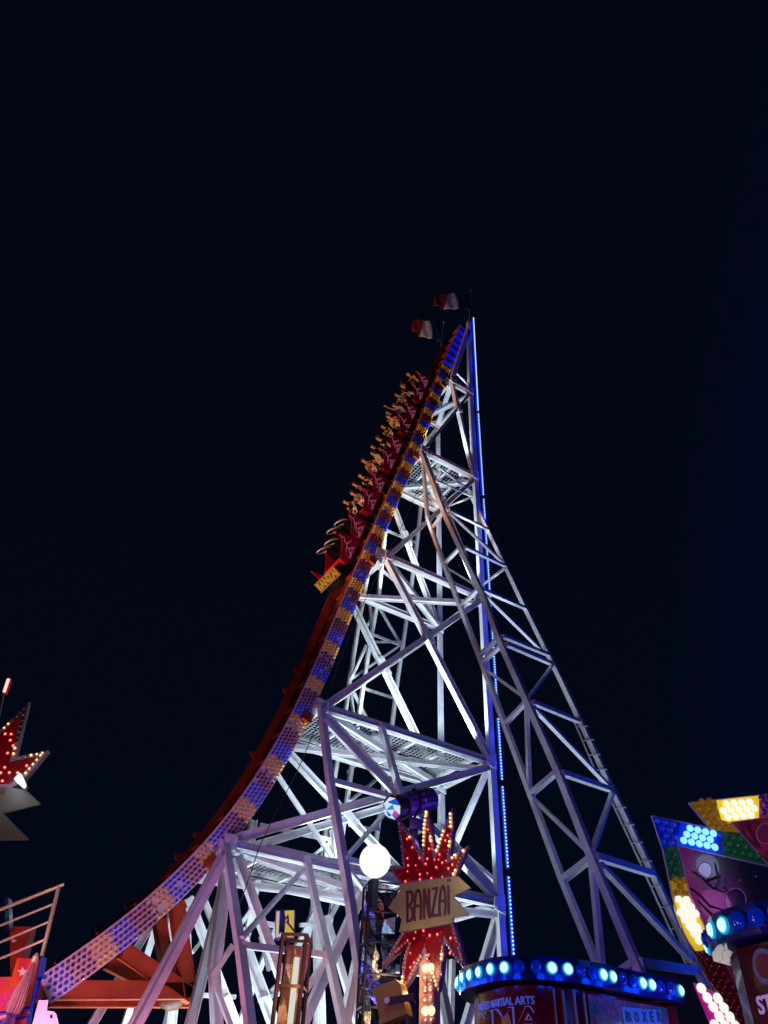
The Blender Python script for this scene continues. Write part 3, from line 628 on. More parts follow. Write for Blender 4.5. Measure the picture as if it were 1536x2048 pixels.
desc = [  # by seat order: pose, top, trousers, hair, long
    (('hold', 'hold'), 1, 0, 0, 0, 'person in a black top holding the restraint, far seat of the uppermost row'),
    (('fwd', 'fwd'), 0, 1, 2, 0, 'person in a yellow top with both arms thrown forward in the uppermost row'),
    (('hold', 'hold'), 4, 1, 0, 0, 'person in a grey top on the far seat just below the uppermost row'),
    (('hold', 'hold'), 1, 1, 1, 0, 'person in a black jacket on the near seat just below the yellow rider'),
    (('hold', 'hold'), 1, 1, 0, 0, 'person in dark clothes raising one hand, far seat beside the lilac top'),
    (('hold', 'up'), 2, 1, 1, 1, 'person in a lilac top with raised hands, third row from the train top'),
    (('hold', 'hold'), 1, 0, 0, 0, 'person in a black top on the far seat beside the wide yellow top'),
    (('hold', 'hold'), 0, 1, 1, 0, 'person in a loose yellow top leaning forward in the middle of the train'),
    (('hold', 'hold'), 6, 1, 0, 0, 'person in navy with dark hair on the far seat above the rose shirt'),
    (('hold', 'fwd'), 1, 1, 1, 1, 'person in a black top with one raised hand in the middle of the train'),
    (('fwd', 'hold'), 3, 0, 1, 0, 'person in a rose shirt looking down from the far seat'),
    (('hold', 'hold'), 5, 0, 0, 1, 'person in a cream shirt and blue jeans beside the rose shirt'),
    (('hold', 'hold'), 4, 1, 0, 1, 'person in a grey top at the far side next to the black jacket and bow'),
    (('hold', 'hold'), 1, 0, 1, 0, 'person in a black jacket and jeans, near seat of the second occupied row from below'),
    (('fwd', 'hold'), 1, 1, 0, 0, 'person in black holding the bar on the far seat just above the empty car'),
    (('hold', 'hold'), 4, 1, 1, 1, 'person in a dark top with long hair, near seat just above the empty car')]
SEATS.sort(key=lambda t: (t[1], t[2], t[3]))
for i, (Ms, ci, r, y) in enumerate(SEATS):
    ymir = Ms.to_3x3() @ Vector((0, y, 0))
    pose, tp, tr, hr, lg_, lab = desc[(i//2)*2+(0 if ymir.y > 0 else 1)]
    base = Ms @ Matrix.Translation((.10, 0, .60)) @ Matrix.Rotation(random.uniform(-.05, .12), 4, 'Y') @ Matrix.Rotation(random.uniform(-.5, .5), 4, 'Z') @ Matrix.Scale(random.uniform(1.02, 1.16), 4)
    me = BODY[pose]; p = bpy.data.objects.new('person', me); COL.objects.link(p); p.matrix_world = base; p.matrix_basis = base
    for k, M_ in enumerate([SKIN, TOPS[tp], (JEANS, DKP)[tr], SHOE]): p.material_slots[k].link = 'OBJECT'; p.material_slots[k].material = M_
    tag(p, lab, 'person', 'riders on the coaster train')
    h = bpy.data.objects.new('hair', HM[lg_]); COL.objects.link(h); h.parent = p; h.material_slots[0].link = 'OBJECT'; h.material_slots[0].material = HAIRS[hr]
# ================================================================== FLAGS
FL = [mat('flag_blue', (.02, .045, .16), .8), mat('flag_white', (.55, .55, .6), .8), mat('flag_red', (.55, .03, .015), .8)]
def flag(poletop, polebot, corners, Y, lab):
    f = thing('flag', lab, 'flag', tuple(at(*polebot, Y=Y)), 'french flags on the tower top'); b = MB(); b.tube([at(*polebot, Y=Y), at(*poletop, Y=Y)], .03, 6)
    b.lathe(at(*poletop, Y=Y), (0, 0, 1), [(.02, 0), (.07, .05), (.05, .12), (.01, .16)], 8); b.build('flag_pole', GALV, f)
    (h0, h1), (f0, f1) = corners; H0, H1, G0, G1 = [at(*c, Y=Y) for c in (h0, h1, f0, f1)]
    N, Mv = 30, 12
    for band in range(3):
        b = MB(); 
        for i in range(N//3+1):
            u = (band*N/3+i)/N
            for j in range(Mv+1):
                v_ = j/Mv; p = (H0*(1-u)+G0*u)*(1-v_)+(H1*(1-u)+G1*u)*v_
                p = p+Vector((0, 1, 0))*(.16*math.sin(u*9+v_*2)*u+.05*math.sin(u*22+v_*5))+Vector((0, 0, 1))*(.09*math.sin(u*8+.7+v_)*u); b.v.append(tuple(p))
        for i in range(N//3):
            for j in range(Mv):
                a_ = i*(Mv+1)+j; b.f.append((a_, a_+1, a_+Mv+2, a_+Mv+1)); b.mi.append(0)
        o = b.build(('blue_stripe', 'white_stripe', 'red_stripe')[band], FL[band], f, smooth=True); md = o.modifiers.new('solid', 'SOLIDIFY'); md.thickness = .01
flag((942, 582), (938, 648), (((941, 590), (938, 621)), ((870, 584), (865, 614))), 20.3, 'french tricolour flag streaming from the highest pole on the tower tip')
flag((887, 646), (882, 692), (((886, 653), (882, 685)), ((826, 632), (821, 664))), 22.0, 'french tricolour flag streaming lower, just left of the track end')
# ================================================================== SIGNS AND STALLS
class Plane:
    def __init__(s, px, py, Y, h):
        s.P = at(px, py, Y=Y); s.u = Vector((math.cos(h), math.sin(h), 0)); s.n = Vector((s.u.y, -s.u.x, 0))
        if s.n.dot(CAM-s.P) < 0: s.n = -s.n
    def p(s, px, py, d=0.):
        r = ray(px, py); t = (s.P-CAM).dot(s.n)/r.dot(s.n); return CAM+r*t+s.n*d
    def poly(s, pts, d0, d1, b=None, mi=0):
        b = b or MB(); A_ = [s.p(x, y)+s.n*d1 for x, y in pts]; b.prism(A_, [a_-s.n*(d1-d0) for a_ in A_], mi); return b
    def bulb(s, b, px, py, r, d, mi=0, n=8, flat=1.):
        b.lathe(s.p(px, py, d), s.n, [(r*.7, 0), (r, r*.35*flat), (r*.85, r*.9*flat), (r*.45, r*1.3*flat), (r*.05, r*1.45*flat)], n, mi)
def solve_heading(px, py, Y, slope):
    P0 = at(px, py, Y=Y); best = None
    for k in range(0, 180):
        h = -math.pi/2+math.pi*k/180-YAW+math.pi/2-math.pi/2; u = Vector((math.cos(h), math.sin(h), 0))
        if u.dot(CR) < .35: continue
        a_ = proj(P0+u*.3); c = proj(P0-u*.3); s_ = (a_[1]-c[1])/(a_[0]-c[0])
        if best is None or abs(s_-slope) < best[0]: best = (abs(s_-slope), h)
    return best[1]
def cr(pts, x0, y0, k): return [(x0+a/k, y0+b/k) for a, b in pts]
def inside(p, poly):
    x, y = p; c = False
    for i in range(len(poly)):
        (x1, y1), (x2, y2) = poly[i-1], poly[i]
        if (y1 > y) != (y2 > y) and x < (x2-x1)*(y-y1)/(y2-y1)+x1: c = not c
    return c
REDP = mat('red_sign_sheet', (.13, .002, .005), .35, var=.6, scale=2, emit=(.5, .0, .008), es=.09)  # red glow of the bulbs put into the sheet as emission
PEACH = mat('bulb_unlit', (.34, .19, .18), .15, coat=.5, trans=.3); LIT = em('bulb_lit', (.85, .42, .08), .9); CORE = em('bulb_core', (1, .9, .6), 1.5)
REDL = em('red_bulb_lit', (1.0, .01, .02), .9); REDC = em('red_bulb_core', (1.0, .55, .4), 1.2); STRIP = mat('sign_border', (.22, .12, .20), .35, var=.3, scale=20)
def inset(pts, d):
    n_ = len(pts); ar = sum(pts[i-1][0]*pts[i][1]-pts[i][0]*pts[i-1][1] for i in range(n_)); sg = 1 if ar > 0 else -1; out_ = []
    for i in range(n_):
        a_, b_, c = Vector(pts[i-1]), Vector(pts[i]), Vector(pts[(i+1) % n_])
        u, v = (b_-a_).normalized(), (c-b_).normalized(); n1, n2 = Vector((-u.y, u.x))*sg, Vector((-v.y, v.x))*sg
        m_ = n1+n2; k = m_.length_squared/2
        o = m_/m_.length*d*min(4.5, math.sqrt(2)/max(.05, math.sqrt(k))) if m_.length > 1e-4 else n1*d
        out_.append(tuple(b_+o))
    return out_
def star_border(pl, pts, par, rnd, swpx, br, sppx, litp=.42, skip=()):
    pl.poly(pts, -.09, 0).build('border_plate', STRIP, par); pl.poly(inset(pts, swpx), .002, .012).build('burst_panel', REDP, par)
    lit = MB(); un = MB()
    for i in range(len(pts)):
        if i in skip: continue
        a, b_ = Vector(pts[i-1]), Vector(pts[i]); L_ = (b_-a).length; t = (b_-a)/L_; q = Vector((-t.y, t.x))
        if not inside(tuple((a+b_)/2+q*1.5), pts): q = -q
        k = sppx*.7; run = rnd.random() < litp; cnt = 0
        while k < L_-sppx*.3:
            c2 = a+t*k+q*swpx*.5
            if inside(tuple(c2-t*sppx*.3), pts) and inside(tuple(c2+t*sppx*.3), pts):
                tgt = lit if run else un; c = pl.p(c2.x, c2.y, .006)
                rr_ = br*rnd.uniform(.85, 1.1)
                tgt.lathe(c, pl.n, [(rr_*.7, 0), (rr_, rr_*.4), (rr_*.8, rr_), (rr_*.1, rr_*1.4)], 8)
                if run: tgt.lathe(c+pl.n*rr_*.6, pl.n, [(rr_*.3, 0), (rr_*.62, rr_*.5), (rr_*.4, rr_*.88), (rr_*.1, rr_*.95)], 6, 1)
            k += sppx; cnt += 1
            if cnt >= 1+rnd.random()*3: run = rnd.random() < litp; cnt = 0
    lit.build('lit_bulbs', [LIT, CORE], par, 'stuff', smooth=True); un.build('unlit_bulbs', PEACH, par, 'stuff', smooth=True)
# ---- star sign on its post
YS = 12.0; h = solve_heading(860, 1800, YS, -.165); SP = Plane(855, 1800, YS, h)
sgn = thing('star_sign', 'red starburst sign with yellow BANZAÏ board and lit bulbs on a post before the tower', 'sign', tuple(Vector((SP.P.x, SP.P.y, 0))))
up = cr([(480, 230), (700, 520), (795, 720), (820, 300), (852, 100), (900, 280), (962, 680), (1100, 290), (1183, 95), (1195, 400), (1150, 750), (1385, 580), (1330, 720), (1265, 880), (1205, 1010), (515, 1090), (410, 905), (330, 845), (550, 845), (520, 540)], 720, 1600, 6.4)
dn = cr([(560, 390), (262, 880), (640, 520), (570, 720), (545, 950), (515, 1190), (640, 1040), (825, 675), (900, 860), (1000, 1180), (1050, 950), (1095, 545), (1240, 770), (1350, 890), (1345, 800), (1280, 560), (1200, 280)], 720, 1800, 6.4)
rnd = random.Random(11)
star_border(SP, up, sgn, rnd, 5.6, .036, 8.2, .36, (15,)); star_border(SP, dn, sgn, rnd, 5.6, .036, 8.2, .36, (0,))
bd_ = cr([(515, 1085), (1280, 985), (1215, 1580), (525, 1695)], 720, 1600, 6.4)
rb = MB(); cntr = 0
bspots = cr([(610, 500), (678, 610), (900, 500), (875, 380), (1130, 455), (1100, 520), (1140, 340), (615, 750), (770, 745), (868, 755), (848, 820), (890, 628), (932, 632), (960, 765), (1012, 765), (1025, 700), (1060, 805), (1108, 780), (985, 865), (868, 940), (775, 955), (920, 1005), (775, 1020), (1060, 985), (625, 840), (615, 915), (1235, 745), (590, 1045), (820, 1675), (718, 1695), (700, 1775), (900, 1735), (998, 1722), (1168, 1770), (615, 1800), (885, 1985), (700, 2085), (655, 2145), (1160, 1960), (650, 1700+260), (930, 580), (720, 840), (1190, 830), (1140, 880)], 720, 1600, 6.4)
for q in range(110):
    x, y = 790+rnd.random()*145, 1640+rnd.random()*320
    if (inside((x, y), inset(up, 7)) or inside((x, y), inset(dn, 7))) and not inside((x, y), bd_): SP.bulb(rb, x, y, .02, .012, 2, 6, .6)
for x, y in bspots:
    big = rnd.random() < .65; SP.bulb(rb, x, y, .034 if big else .026, .005, 0, 8, .5); SP.bulb(rb, x, y, .017 if big else .010, .02, 1, 6, .6)
rb.build('red_bulbs', [REDL, REDC, em('red_bulb_dim', (.5, .0, .01), .5)], sgn, 'stuff')
YEL = mat('yellow_board', (.27, .215, .075), .45, var=.18, scale=3)
bd = cr([(515, 1085), (800, 1052), (1280, 985), (1440, 1135), (1215, 1245), (1425, 1485), (1210, 1515), (1215, 1580), (525, 1695), (565, 1520), (385, 1390), (552, 1150)], 720, 1600, 6.4)
SP.poly(bd, .02, .06).build('name_board', YEL, sgn)
MAR = mat('maroon_print', (.075, .012, .016), .5)
def stroke(pl, b, pts, w_, d0, d1, x0, y0, k):
    for (a, c) in zip(pts[:-1], pts[1:]):
        dx, dy = c[0]-a[0], c[1]-a[1]; L_ = math.hypot(dx, dy); nx, ny = -dy/L_*w_/2, dx/L_*w_/2; ex, ey = dx/L_*w_*.22, dy/L_*w_*.22
        pl.poly(cr([(a[0]+nx-ex, a[1]+ny-ey), (c[0]+nx+ex, c[1]+ny+ey), (c[0]-nx+ex, c[1]-ny+ey), (a[0]-nx-ex, a[1]-ny-ey)], x0, y0, k), d0, d1, b)
letters = {'letter_b': [[(632, 1180), (634, 1575)], [(636, 1195), (668, 1182), (694, 1200), (702, 1240), (692, 1310), (668, 1350), (645, 1365)], [(650, 1368), (690, 1395), (706, 1450), (700, 1510), (680, 1550), (634, 1566)]],
 'letter_a': [[(728, 1553), (722, 1440), (730, 1300), (746, 1200), (768, 1160), (790, 1180), (804, 1260), (808, 1400), (800, 1540)], [(735, 1372), (806, 1358)]],
 'letter_n': [[(846, 1530), (846, 1155)], [(850, 1150), (884, 1330), (914, 1510)], [(918, 1518), (908, 1150)]],
 'letter_z': [[(955, 1150), (1018, 1132)], [(1012, 1140), (980, 1300), (950, 1488)], [(946, 1496), (1020, 1482)]],
 'letter_a ': [[(1050, 1495), (1042, 1380), (1050, 1240), (1066, 1150), (1088, 1110), (1106, 1140), (1118, 1240), (1122, 1360), (1112, 1482)], [(1052, 1308), (1120, 1294)]],
 'letter_i': [[(1157, 1108), (1164, 1468)], [(1150, 1025), (1152, 1058)], [(1178, 1018), (1180, 1052)]]}
for nm, sts in letters.items():
    b = MB()
    for q, st_ in enumerate(sts): stroke(SP, b, st_, 33 if not (nm == 'letter_i' and q) else 18, .061+.001*q, .066+.001*q, 720, 1600, 6.4)
    b.build(nm.strip(), MAR, sgn)
pb_, pt_ = SP.p(850, 2048), SP.p(846, 1935); dd = (pt_-pb_).normalized(); base = Vector((pb_.x, pb_.y, 0))-SP.n*.15
b = MB(); b.obox(Vector((base.x, base.y, 2.2))+SP.n*.02, SP.u*.15, SP.n*.1, Vector((0, 0, 2.2))); b.build('sign_post', mat('peach_post', (.50, .22, .16), .4, var=.3), sgn)
lb, ub = MB(), MB()
zp_ = SP.p(848, 1945, .15).z
for i in range(22):
    z = zp_-i*.155; lit = i in (0, 4, 8, 12)
    for sx in (-.01, .12): c = Vector((base.x, base.y, z+.06))+SP.n*.12+SP.u*(sx+.02); (lb if lit else ub).lathe(c, SP.n, [(.05, 0), (.075, .03), (.055, .08), (.01, .1)], 10)
lb.build('post_bulb_lit', em('post_bulb', (1, .80, .5), 1.3), sgn, smooth=True, kind='stuff'); ub.build('post_bulbs_unlit', PEACH, sgn, smooth=True, kind='stuff')
c = SP.p(850, 1940, .5); lamp('post_glow', c, 18, (1, .62, .3), r=.1); lamp('post_glow', SP.p(852, 2000, .5), 18, (1, .62, .3), r=.1)
lamp('sign_glow', SP.p(925, 1765, .35), 1.6, (1, .7, .1), r=.05); lamp('sign_glow', SP.p(880, 1700, .8), 5, (1, .15, .1), r=.15)
# ---- mustard floodlight hung on the sign post
fl = thing('floodlight', 'mustard coloured square floodlight seen from behind, on the sign post below the board', 'floodlight', tuple(SP.p(790, 2005, .1)))
FP = Plane(790, 2005, YS-.1, h+.25); b = FP.poly(cr([(205, 1135), (490, 1030), (545, 1080), (625, 1470), (300, 1600), (290, 1560)], 720, 1800, 6.4), -.16, .1); b.build('housing', mat('mustard_paint', (.40, .20, .02), .5, var=.35, scale=2), fl)
b = MB(); b.bar(FP.p(782, 2005, .13), FP.p(836, 1996, .13), .1, .04, FP.n); b.bar(FP.p(823, 1996, .13), FP.p(832, 2012, .05), .08, .05, FP.n); b.build('bracket', DARK, fl)
b = MB(); b.lathe(FP.p(783, 2004, .13), FP.n, [(.05, 0), (.05, .05)], 8); b.build('bracket_bolt', GALV, fl)
# ---- glaring lamp and mirror tower
LP = at(750, 1722, Y=11.6)
gl = thing('glare_lamp', 'white floodlight with its glare built as a ball beside the starburst sign', 'lamp', tuple(LP))
b = MB(); fwd = (CAM-LP).normalized(); b.lathe(LP-fwd*.26, fwd, [(.02, 0)]+[(.275*math.sin(a_), .26-.275*math.cos(a_)) for a_ in np.linspace(.2, math.pi-.12, 14)], 24)
b.build('glare_ball', em('glare_white', (1, 1, 1), 1.0), gl, smooth=True)  # ball takes the shape of the floodlight's overexposed glare
b = MB(); b.bar(LP-Vector((0, 0, .3)), LP-Vector((0, 0, .75)), .12, .12); b.build('lamp_stem', DARK, gl)
lamp('floodlight_glow', LP+fwd*.6, 40, (.6, .8, 1), r=.3)
CHROME = mat('mirror_foil', (.22, .25, .32), .12, 1., bump=1.2, scale=2.2); GOLD = mat('gold_foil', (.50, .26, .07), .3, .65, bump=1.5, scale=5)
def truss_tower(nm, lab, corners, Y, depth, foil, framec, rungs, tilt=0.):
    hd = -YAW+tilt; pl = Plane(corners[0][0], corners[0][1], Y, hd); t_ = thing(nm, lab, 'light tower', tuple(pl.P))
    (x0, yt), (x1, yb) = corners; P0, P1 = pl.p(x0, yt), pl.p(x1, yt); W_ = (P1-P0).dot(pl.u); zt = P0.z; zb = 0.3
    c0 = Vector((P0.x, P0.y, 0)); back = -pl.n*depth
    for q in (Vector(), pl.u*W_, back, back+pl.u*W_): b = MB(); b.bar(c0+q+Vector((0, 0, zb)), c0+q+Vector((0, 0, zt)), .035, .035); b.build('corner_post', framec, t_)
    for k in range(rungs+1):
        z = zt-k*(.5); 
        for a_, c_ in ((Vector(), pl.u*W_), (back, back+pl.u*W_), (Vector(), back), (pl.u*W_, back+pl.u*W_)):
            b = MB(); b.bar(c0+a_+Vector((0, 0, z)), c0+c_+Vector((0, 0, z)), .03, .03); b.build('cross_rail', framec, t_)
    b = MB(); N = rungs*2
    rr = random.Random(3)
    cols = [c0+back+pl.u*W_*f_+pl.n*.05*g_ for f_, g_ in ((.05, 0), (.35, 1.2), (.6, .2), (.95, 2))]
    grid = [[c+pl.n*rr.uniform(-.06, .08)+pl.u*rr.uniform(-.03, .03)+Vector((0, 0, zt-.02-k*.25+rr.uniform(-.05, .05))) for c in cols] for k in range(N+1)]
    for k in range(N):
        for j in range(3): b.add([grid[k][j], grid[k][j+1], grid[k+1][j+1]], [(0, 1, 2)]); b.add([grid[k][j], grid[k+1][j+1], grid[k+1][j]], [(0, 1, 2)])
    b.build('foil_lining', foil, t_); return t_, pl
truss_tower('mirror_tower', 'black framed light tower lined with mirror foil behind the starburst sign', ((739, 1762), (806, 0)), 12.9, .5, CHROME, mat('black_frame', (.012, .016, .03), .3, coat=.5), 6, .2)
gt, gpl = truss_tower('gold_tower', 'truss tower lined with crumpled golden foil in front of the white tower legs', ((566, 1868), (613, 0)), 8.6, .35, GOLD, mat('brown_frame', (.20, .09, .02), .3, .8), 8, -.1)
b = MB(); q = gpl.p(583, 1960, -.2); b.bar((q.x, q.y, .4), (q.x, q.y, q.z+.25), .05, .05)
b.build('tube_light', em('tube_white', (.85, .82, .7), .8), gt)
lamp('foil_fill', gpl.p(590, 1990, .35), 7, (1, .72, .35), r=.08); lamp('foil_fill', gpl.p(590, 1900, .4), 5, (1, .8, .5), r=.08)  # unseen lamps added to brighten the gold foil
# ---- yellow wash light on the gold tower
wl = thing('wash_light', 'white and yellow lit wash light panel above the golden truss tower', 'stage light', tuple(gpl.p(570, 1850, -.3))); WPn = Plane(570, 1850, 8.9, -YAW)
WPn.poly([(551, 1820), (589, 1820), (588, 1876), (549, 1878)], -.12, -.01).build('housing', mat('grey_plastic', (.10, .10, .15), .5), wl)
WPn.poly([(553, 1823), (563, 1822), (561, 1873), (551, 1875)], 0, .01).build('lit_panel', em('wash_peach', (.75, .55, .35), .75), wl)
WPn.poly([(562, 1823), (568, 1822), (566, 1873), (560, 1874)], .011, .02).build('tube', em('wash_white', (.75, .75, .85), .85), wl)
WPn.poly([(567, 1822), (588, 1821), (587, 1874), (565, 1874)], 0, .01).build('lit_panel', em('wash_yellow', (.70, .48, .0), .8), wl)
WPn.poly([(560, 1824), (568, 1823), (566, 1868), (558, 1869)], .03, .06).build('blue_filter', em('wash_blue', (.02, .02, .6), .7), wl)
WPn.poly([(564, 1824), (570, 1824), (572, 1840), (570, 1870), (560, 1868)], .062, .14).build('clamp_body', DARK, wl)
b = MB(); b.tube([WPn.p(572, 1842, .1), WPn.p(577, 1836, .12), WPn.p(578, 1850, .14), WPn.p(574, 1848, .14), WPn.p(590, 1868, .14)], .012, 5); b.build('lamp_cable', RUBBER, wl)
# ---- purple spotlight
SPY = 13.0; s0_, s1_ = at(783, 1617, Y=SPY), at(862, 1597, Y=SPY+.25); ax = (s1_-s0_).normalized(); Ls = (s1_-s0_).length
spl = thing('spotlight', 'large cylindrical spotlight glowing purple, its lens aimed left, above the starburst sign', 'spotlight', tuple(s0_))
PUR = mat('purple_housing', (.16, .07, .30), .35, .4, var=.3)
b = MB(); r_ = .235; b.lathe(s0_+ax*Ls*.28, ax, [(r_*1.02, 0), (r_, .02), (r_, Ls*.33), (r_*.9, Ls*.34), (r_*.9, Ls*.38), (r_, Ls*.39), (r_, Ls*.70), (r_*.85, Ls*.72)], 14); b.build('barrel', PUR, spl)
b = MB()
for k in range(14):
    a_ = 2*math.pi*k/14; x_ = ax.orthogonal().normalized(); y_ = ax.cross(x_); c = s0_+ax*Ls*.65+(x_*math.cos(a_)+y_*math.sin(a_))*r_*1.01
    b.obox(c, ax*Ls*.3, (x_*math.cos(a_)+y_*math.sin(a_))*.012, (y_*math.cos(a_)-x_*math.sin(a_))*.008)
b.build('cooling_fin', mat('fin_dark', (.05, .02, .1), .4), spl, 'stuff')
b = MB(); b.lathe(s0_+ax*Ls*.02, ax, [(r_*1.1, 0), (r_*1.12, Ls*.14), (r_*.95, Ls*.26)], 14); b.build('lens_hood', DARK, spl)
b = MB(); x_ = ax.orthogonal().normalized(); y_ = ax.cross(x_); cg = s0_+ax*Ls*.02; rnd = random.Random(2)
hexo = [cg+(x_*math.cos(a_)+y_*math.sin(a_))*r_*.98 for a_ in np.linspace(0, 2*math.pi, 9)[:-1]]; hexm = [cg-ax*(.10+rnd.random()*.05)+(x_*math.cos(a_+.3)+y_*math.sin(a_+.3))*r_*.62 for a_ in np.linspace(0, 2*math.pi, 9)[:-1]]; tip_ = cg-ax*.2
for k in range(8):
    b.add([hexo[k], hexo[(k+1) % 8], hexm[k]], [(0, 1, 2)], (1, 0, 3, 0, 2, 1, 4, 0)[k]); b.add([hexm[k], hexo[(k+1) % 8], hexm[(k+1) % 8]], [(0, 1, 2)], (0, 3, 0, 4, 0, 0, 2, 3)[k]); b.add([hexm[k], hexm[(k+1) % 8], tip_], [(0, 1, 2)], (0, 0, 1, 0, 3, 0, 0, 2)[k])
b.build('lens', [em('lens_white', (.60, .75, .82), 1.0), em('lens_cyan', (.0, .30, .50), .9), em('lens_violet', (.28, .05, .6), .8), em('lens_blue', (.02, .08, .7), .9), em('lens_pink', (.6, .08, .45), .8)], spl)
b = MB(); m_ = s0_+ax*Ls*.55; b.tube([m_+Vector((0, 0, .3)), m_+CR*.0-fwd*.0+Vector((0, -.24, .1)), m_+Vector((0, -.26, -.15)), m_+Vector((0, 0, -.34)), m_+Vector((0, .26, -.15)), m_+Vector((0, .24, .1)), m_+Vector((0, 0, .3))], .03, 6); b.build('yoke', DARK, spl)
b = MB(); q = m_-Vector((0, 0, .34)); b.bar(Vector((q.x, q.y, .0)), q, .14, .14); b.box(q.x-.2, q.x+.2, q.y-.15, q.y+.15, q.z-.25, q.z-.02); b.build('stand', mat('blue_black', (.02, .02, .06), .35), spl)
lamp('spot_glow', m_+Vector((.1, -.7, -.5)), 10, (.45, .15, 1), r=.1)
# ---- left starburst sign
LS = Plane(20, 1500, 9.0, -YAW+.1)
ls = thing('star_sign', 'starburst sign at the left edge, dark board with white lamp on its tip', 'sign', tuple(Vector((LS.P.x, LS.P.y, 0))))
k_ = 5.5375
up2 = cr([(325, 395), (175, 1015), (540, 940), (260, 1280), (110, 1372), (-500, 1372), (-620, 1100), (-420, 1000), (-500, 560), (-160, 900), (0, 715)], 0, 1330, k_)
star_border(LS, up2, ls, random.Random(4), 9.5, .018, 11.5, .4, (4, 5))
rb = MB()
for x, y in cr([(128, 772), (62, 770), (118, 840), (88, 982), (57, 1140), (12, 1200), (107, 1198), (198, 1198), (300, 1120), (150, 900), (30, 1290), (-60, 1150)], 0, 1330, k_): LS.bulb(rb, x, y, .022, .005, 0, 8, .5); LS.bulb(rb, x, y, .012, .02, 1, 6, .6)
rb.build('red_bulbs', [REDL, REDC], ls, 'stuff')
LS.poly(cr([(100, 1372), (300, 1400), (460, 1557), (50, 1660), (332, 1947), (-400, 1955), (-400, 1372)], 0, 1330, k_), .02, .05).build('name_board', mat('dull_board', (.07, .06, .055), .55, var=.3, scale=6), ls)
b = MB(); stroke(LS, b, [(10, 1385), (8, 1440)], 26, .051, .056, 0, 1330, k_); stroke(LS, b, [(52, 1380), (46, 1440)], 26, .051, .056, 0, 1330, k_); stroke(LS, b, [(12, 1480), (-5, 1560)], 24, .051, .056, 0, 1330, k_); b.build('letter_i', MAR, ls)
b = MB(); b.box(LS.P.x-.3, LS.P.x-.1, LS.P.y+.1, LS.P.y+.25, 0, 4.5); b.build('sign_post', DARK, ls)
wl2 = thing('floodlight', 'small glaring white floodlight on the right tip of the left starburst sign', 'floodlight', tuple(LS.p(47, 1572, .1)))
LS.poly(cr([(203, 1335), (262, 1268), (282, 1282), (320, 1372), (302, 1408), (285, 1405)], 0, 1330, k_), .1, .2).build('lit_face', em('glare_white', (1, 1, 1), 1.), wl2)
LS.poly(cr([(255, 1262), (285, 1270), (328, 1375), (305, 1415), (290, 1400)], 0, 1330, k_), .05, .098).build('housing', DARK, wl2)
lamp('flood_glow', LS.p(38, 1568, .35), 5, (.85, .95, 1), r=.06)
rs_ = thing('light_stick', 'white light stick with red glow leaning on a thin pole at the left edge', 'light stick', tuple(at(0, 1420, Y=8.6)))
RS = Plane(10, 1375, 8.6, -YAW)
RS.poly(cr([(80, 148), (118, 150), (66, 312), (28, 308)], 0, 1330, k_), -.04, 0).build('red_glow_plate', em('stick_glow', (.55, .0, .01), .5), rs_)  # emissive plate behind the tube imitates its red glow
RS.poly(cr([(84, 158), (112, 158), (62, 305), (36, 302)], 0, 1330, k_), .001, .02).build('lit_tube', em('tube_pinkwhite', (1, .72, .68), 1.), rs_)
b = MB(); b.tube([RS.p(6.5, 1387), RS.p(5, 1400), RS.p(-2, 1430), RS.p(-8, 1470)], .012, 6); b.build('pole', GALV, rs_)
# ---- left stall: railing, panels, closed parasol
YL = 9.0; LP_ = Plane(60, 1900, YL, -YAW-.05)
rl = thing('railing', 'pale metal stair railing with four rising bars at the lower left', 'railing', tuple(LP_.p(85, 1905)))
RAILM = mat('pale_rail', (.55, .42, .36), .35, .2)
k5 = 5.12
for q, (a, b_) in enumerate([((-260, 715), (655, 352)), ((-260, 880), (550, 552)), ((-260, 1055), (505, 733)), ((-260, 1225), (465, 915))]):
    b = MB(); A_, B_ = [LP_.p(*v) for v in cr([a, b_], 0, 1700, k5)]; b.tube([A_, B_], .018 if q == 0 else .013, 8); b.build('rail_bar', RAILM, rl, smooth=True)
b = MB(); A_, B_ = [LP_.p(*v) for v in cr([(603, 375), (428, 1085)], 0, 1700, k5)]; b.tube([A_, B_], .02, 8); b.build('rail_post', RAILM, rl, smooth=True)
st = thing('stall_front', 'colourful stall panel with a white star on red and flame colours at the lower left', 'stall', tuple(LP_.p(40, 2000)))
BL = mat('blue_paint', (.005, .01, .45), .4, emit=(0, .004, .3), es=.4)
LP_.poly(cr([(415, 1085), (437, 1085), (400, 1290), (350, 1330), (290, 1600), (270, 1800), (250, 1800)], 0, 1700, k5), -.12, -.02).build('blue_side', BL, st)
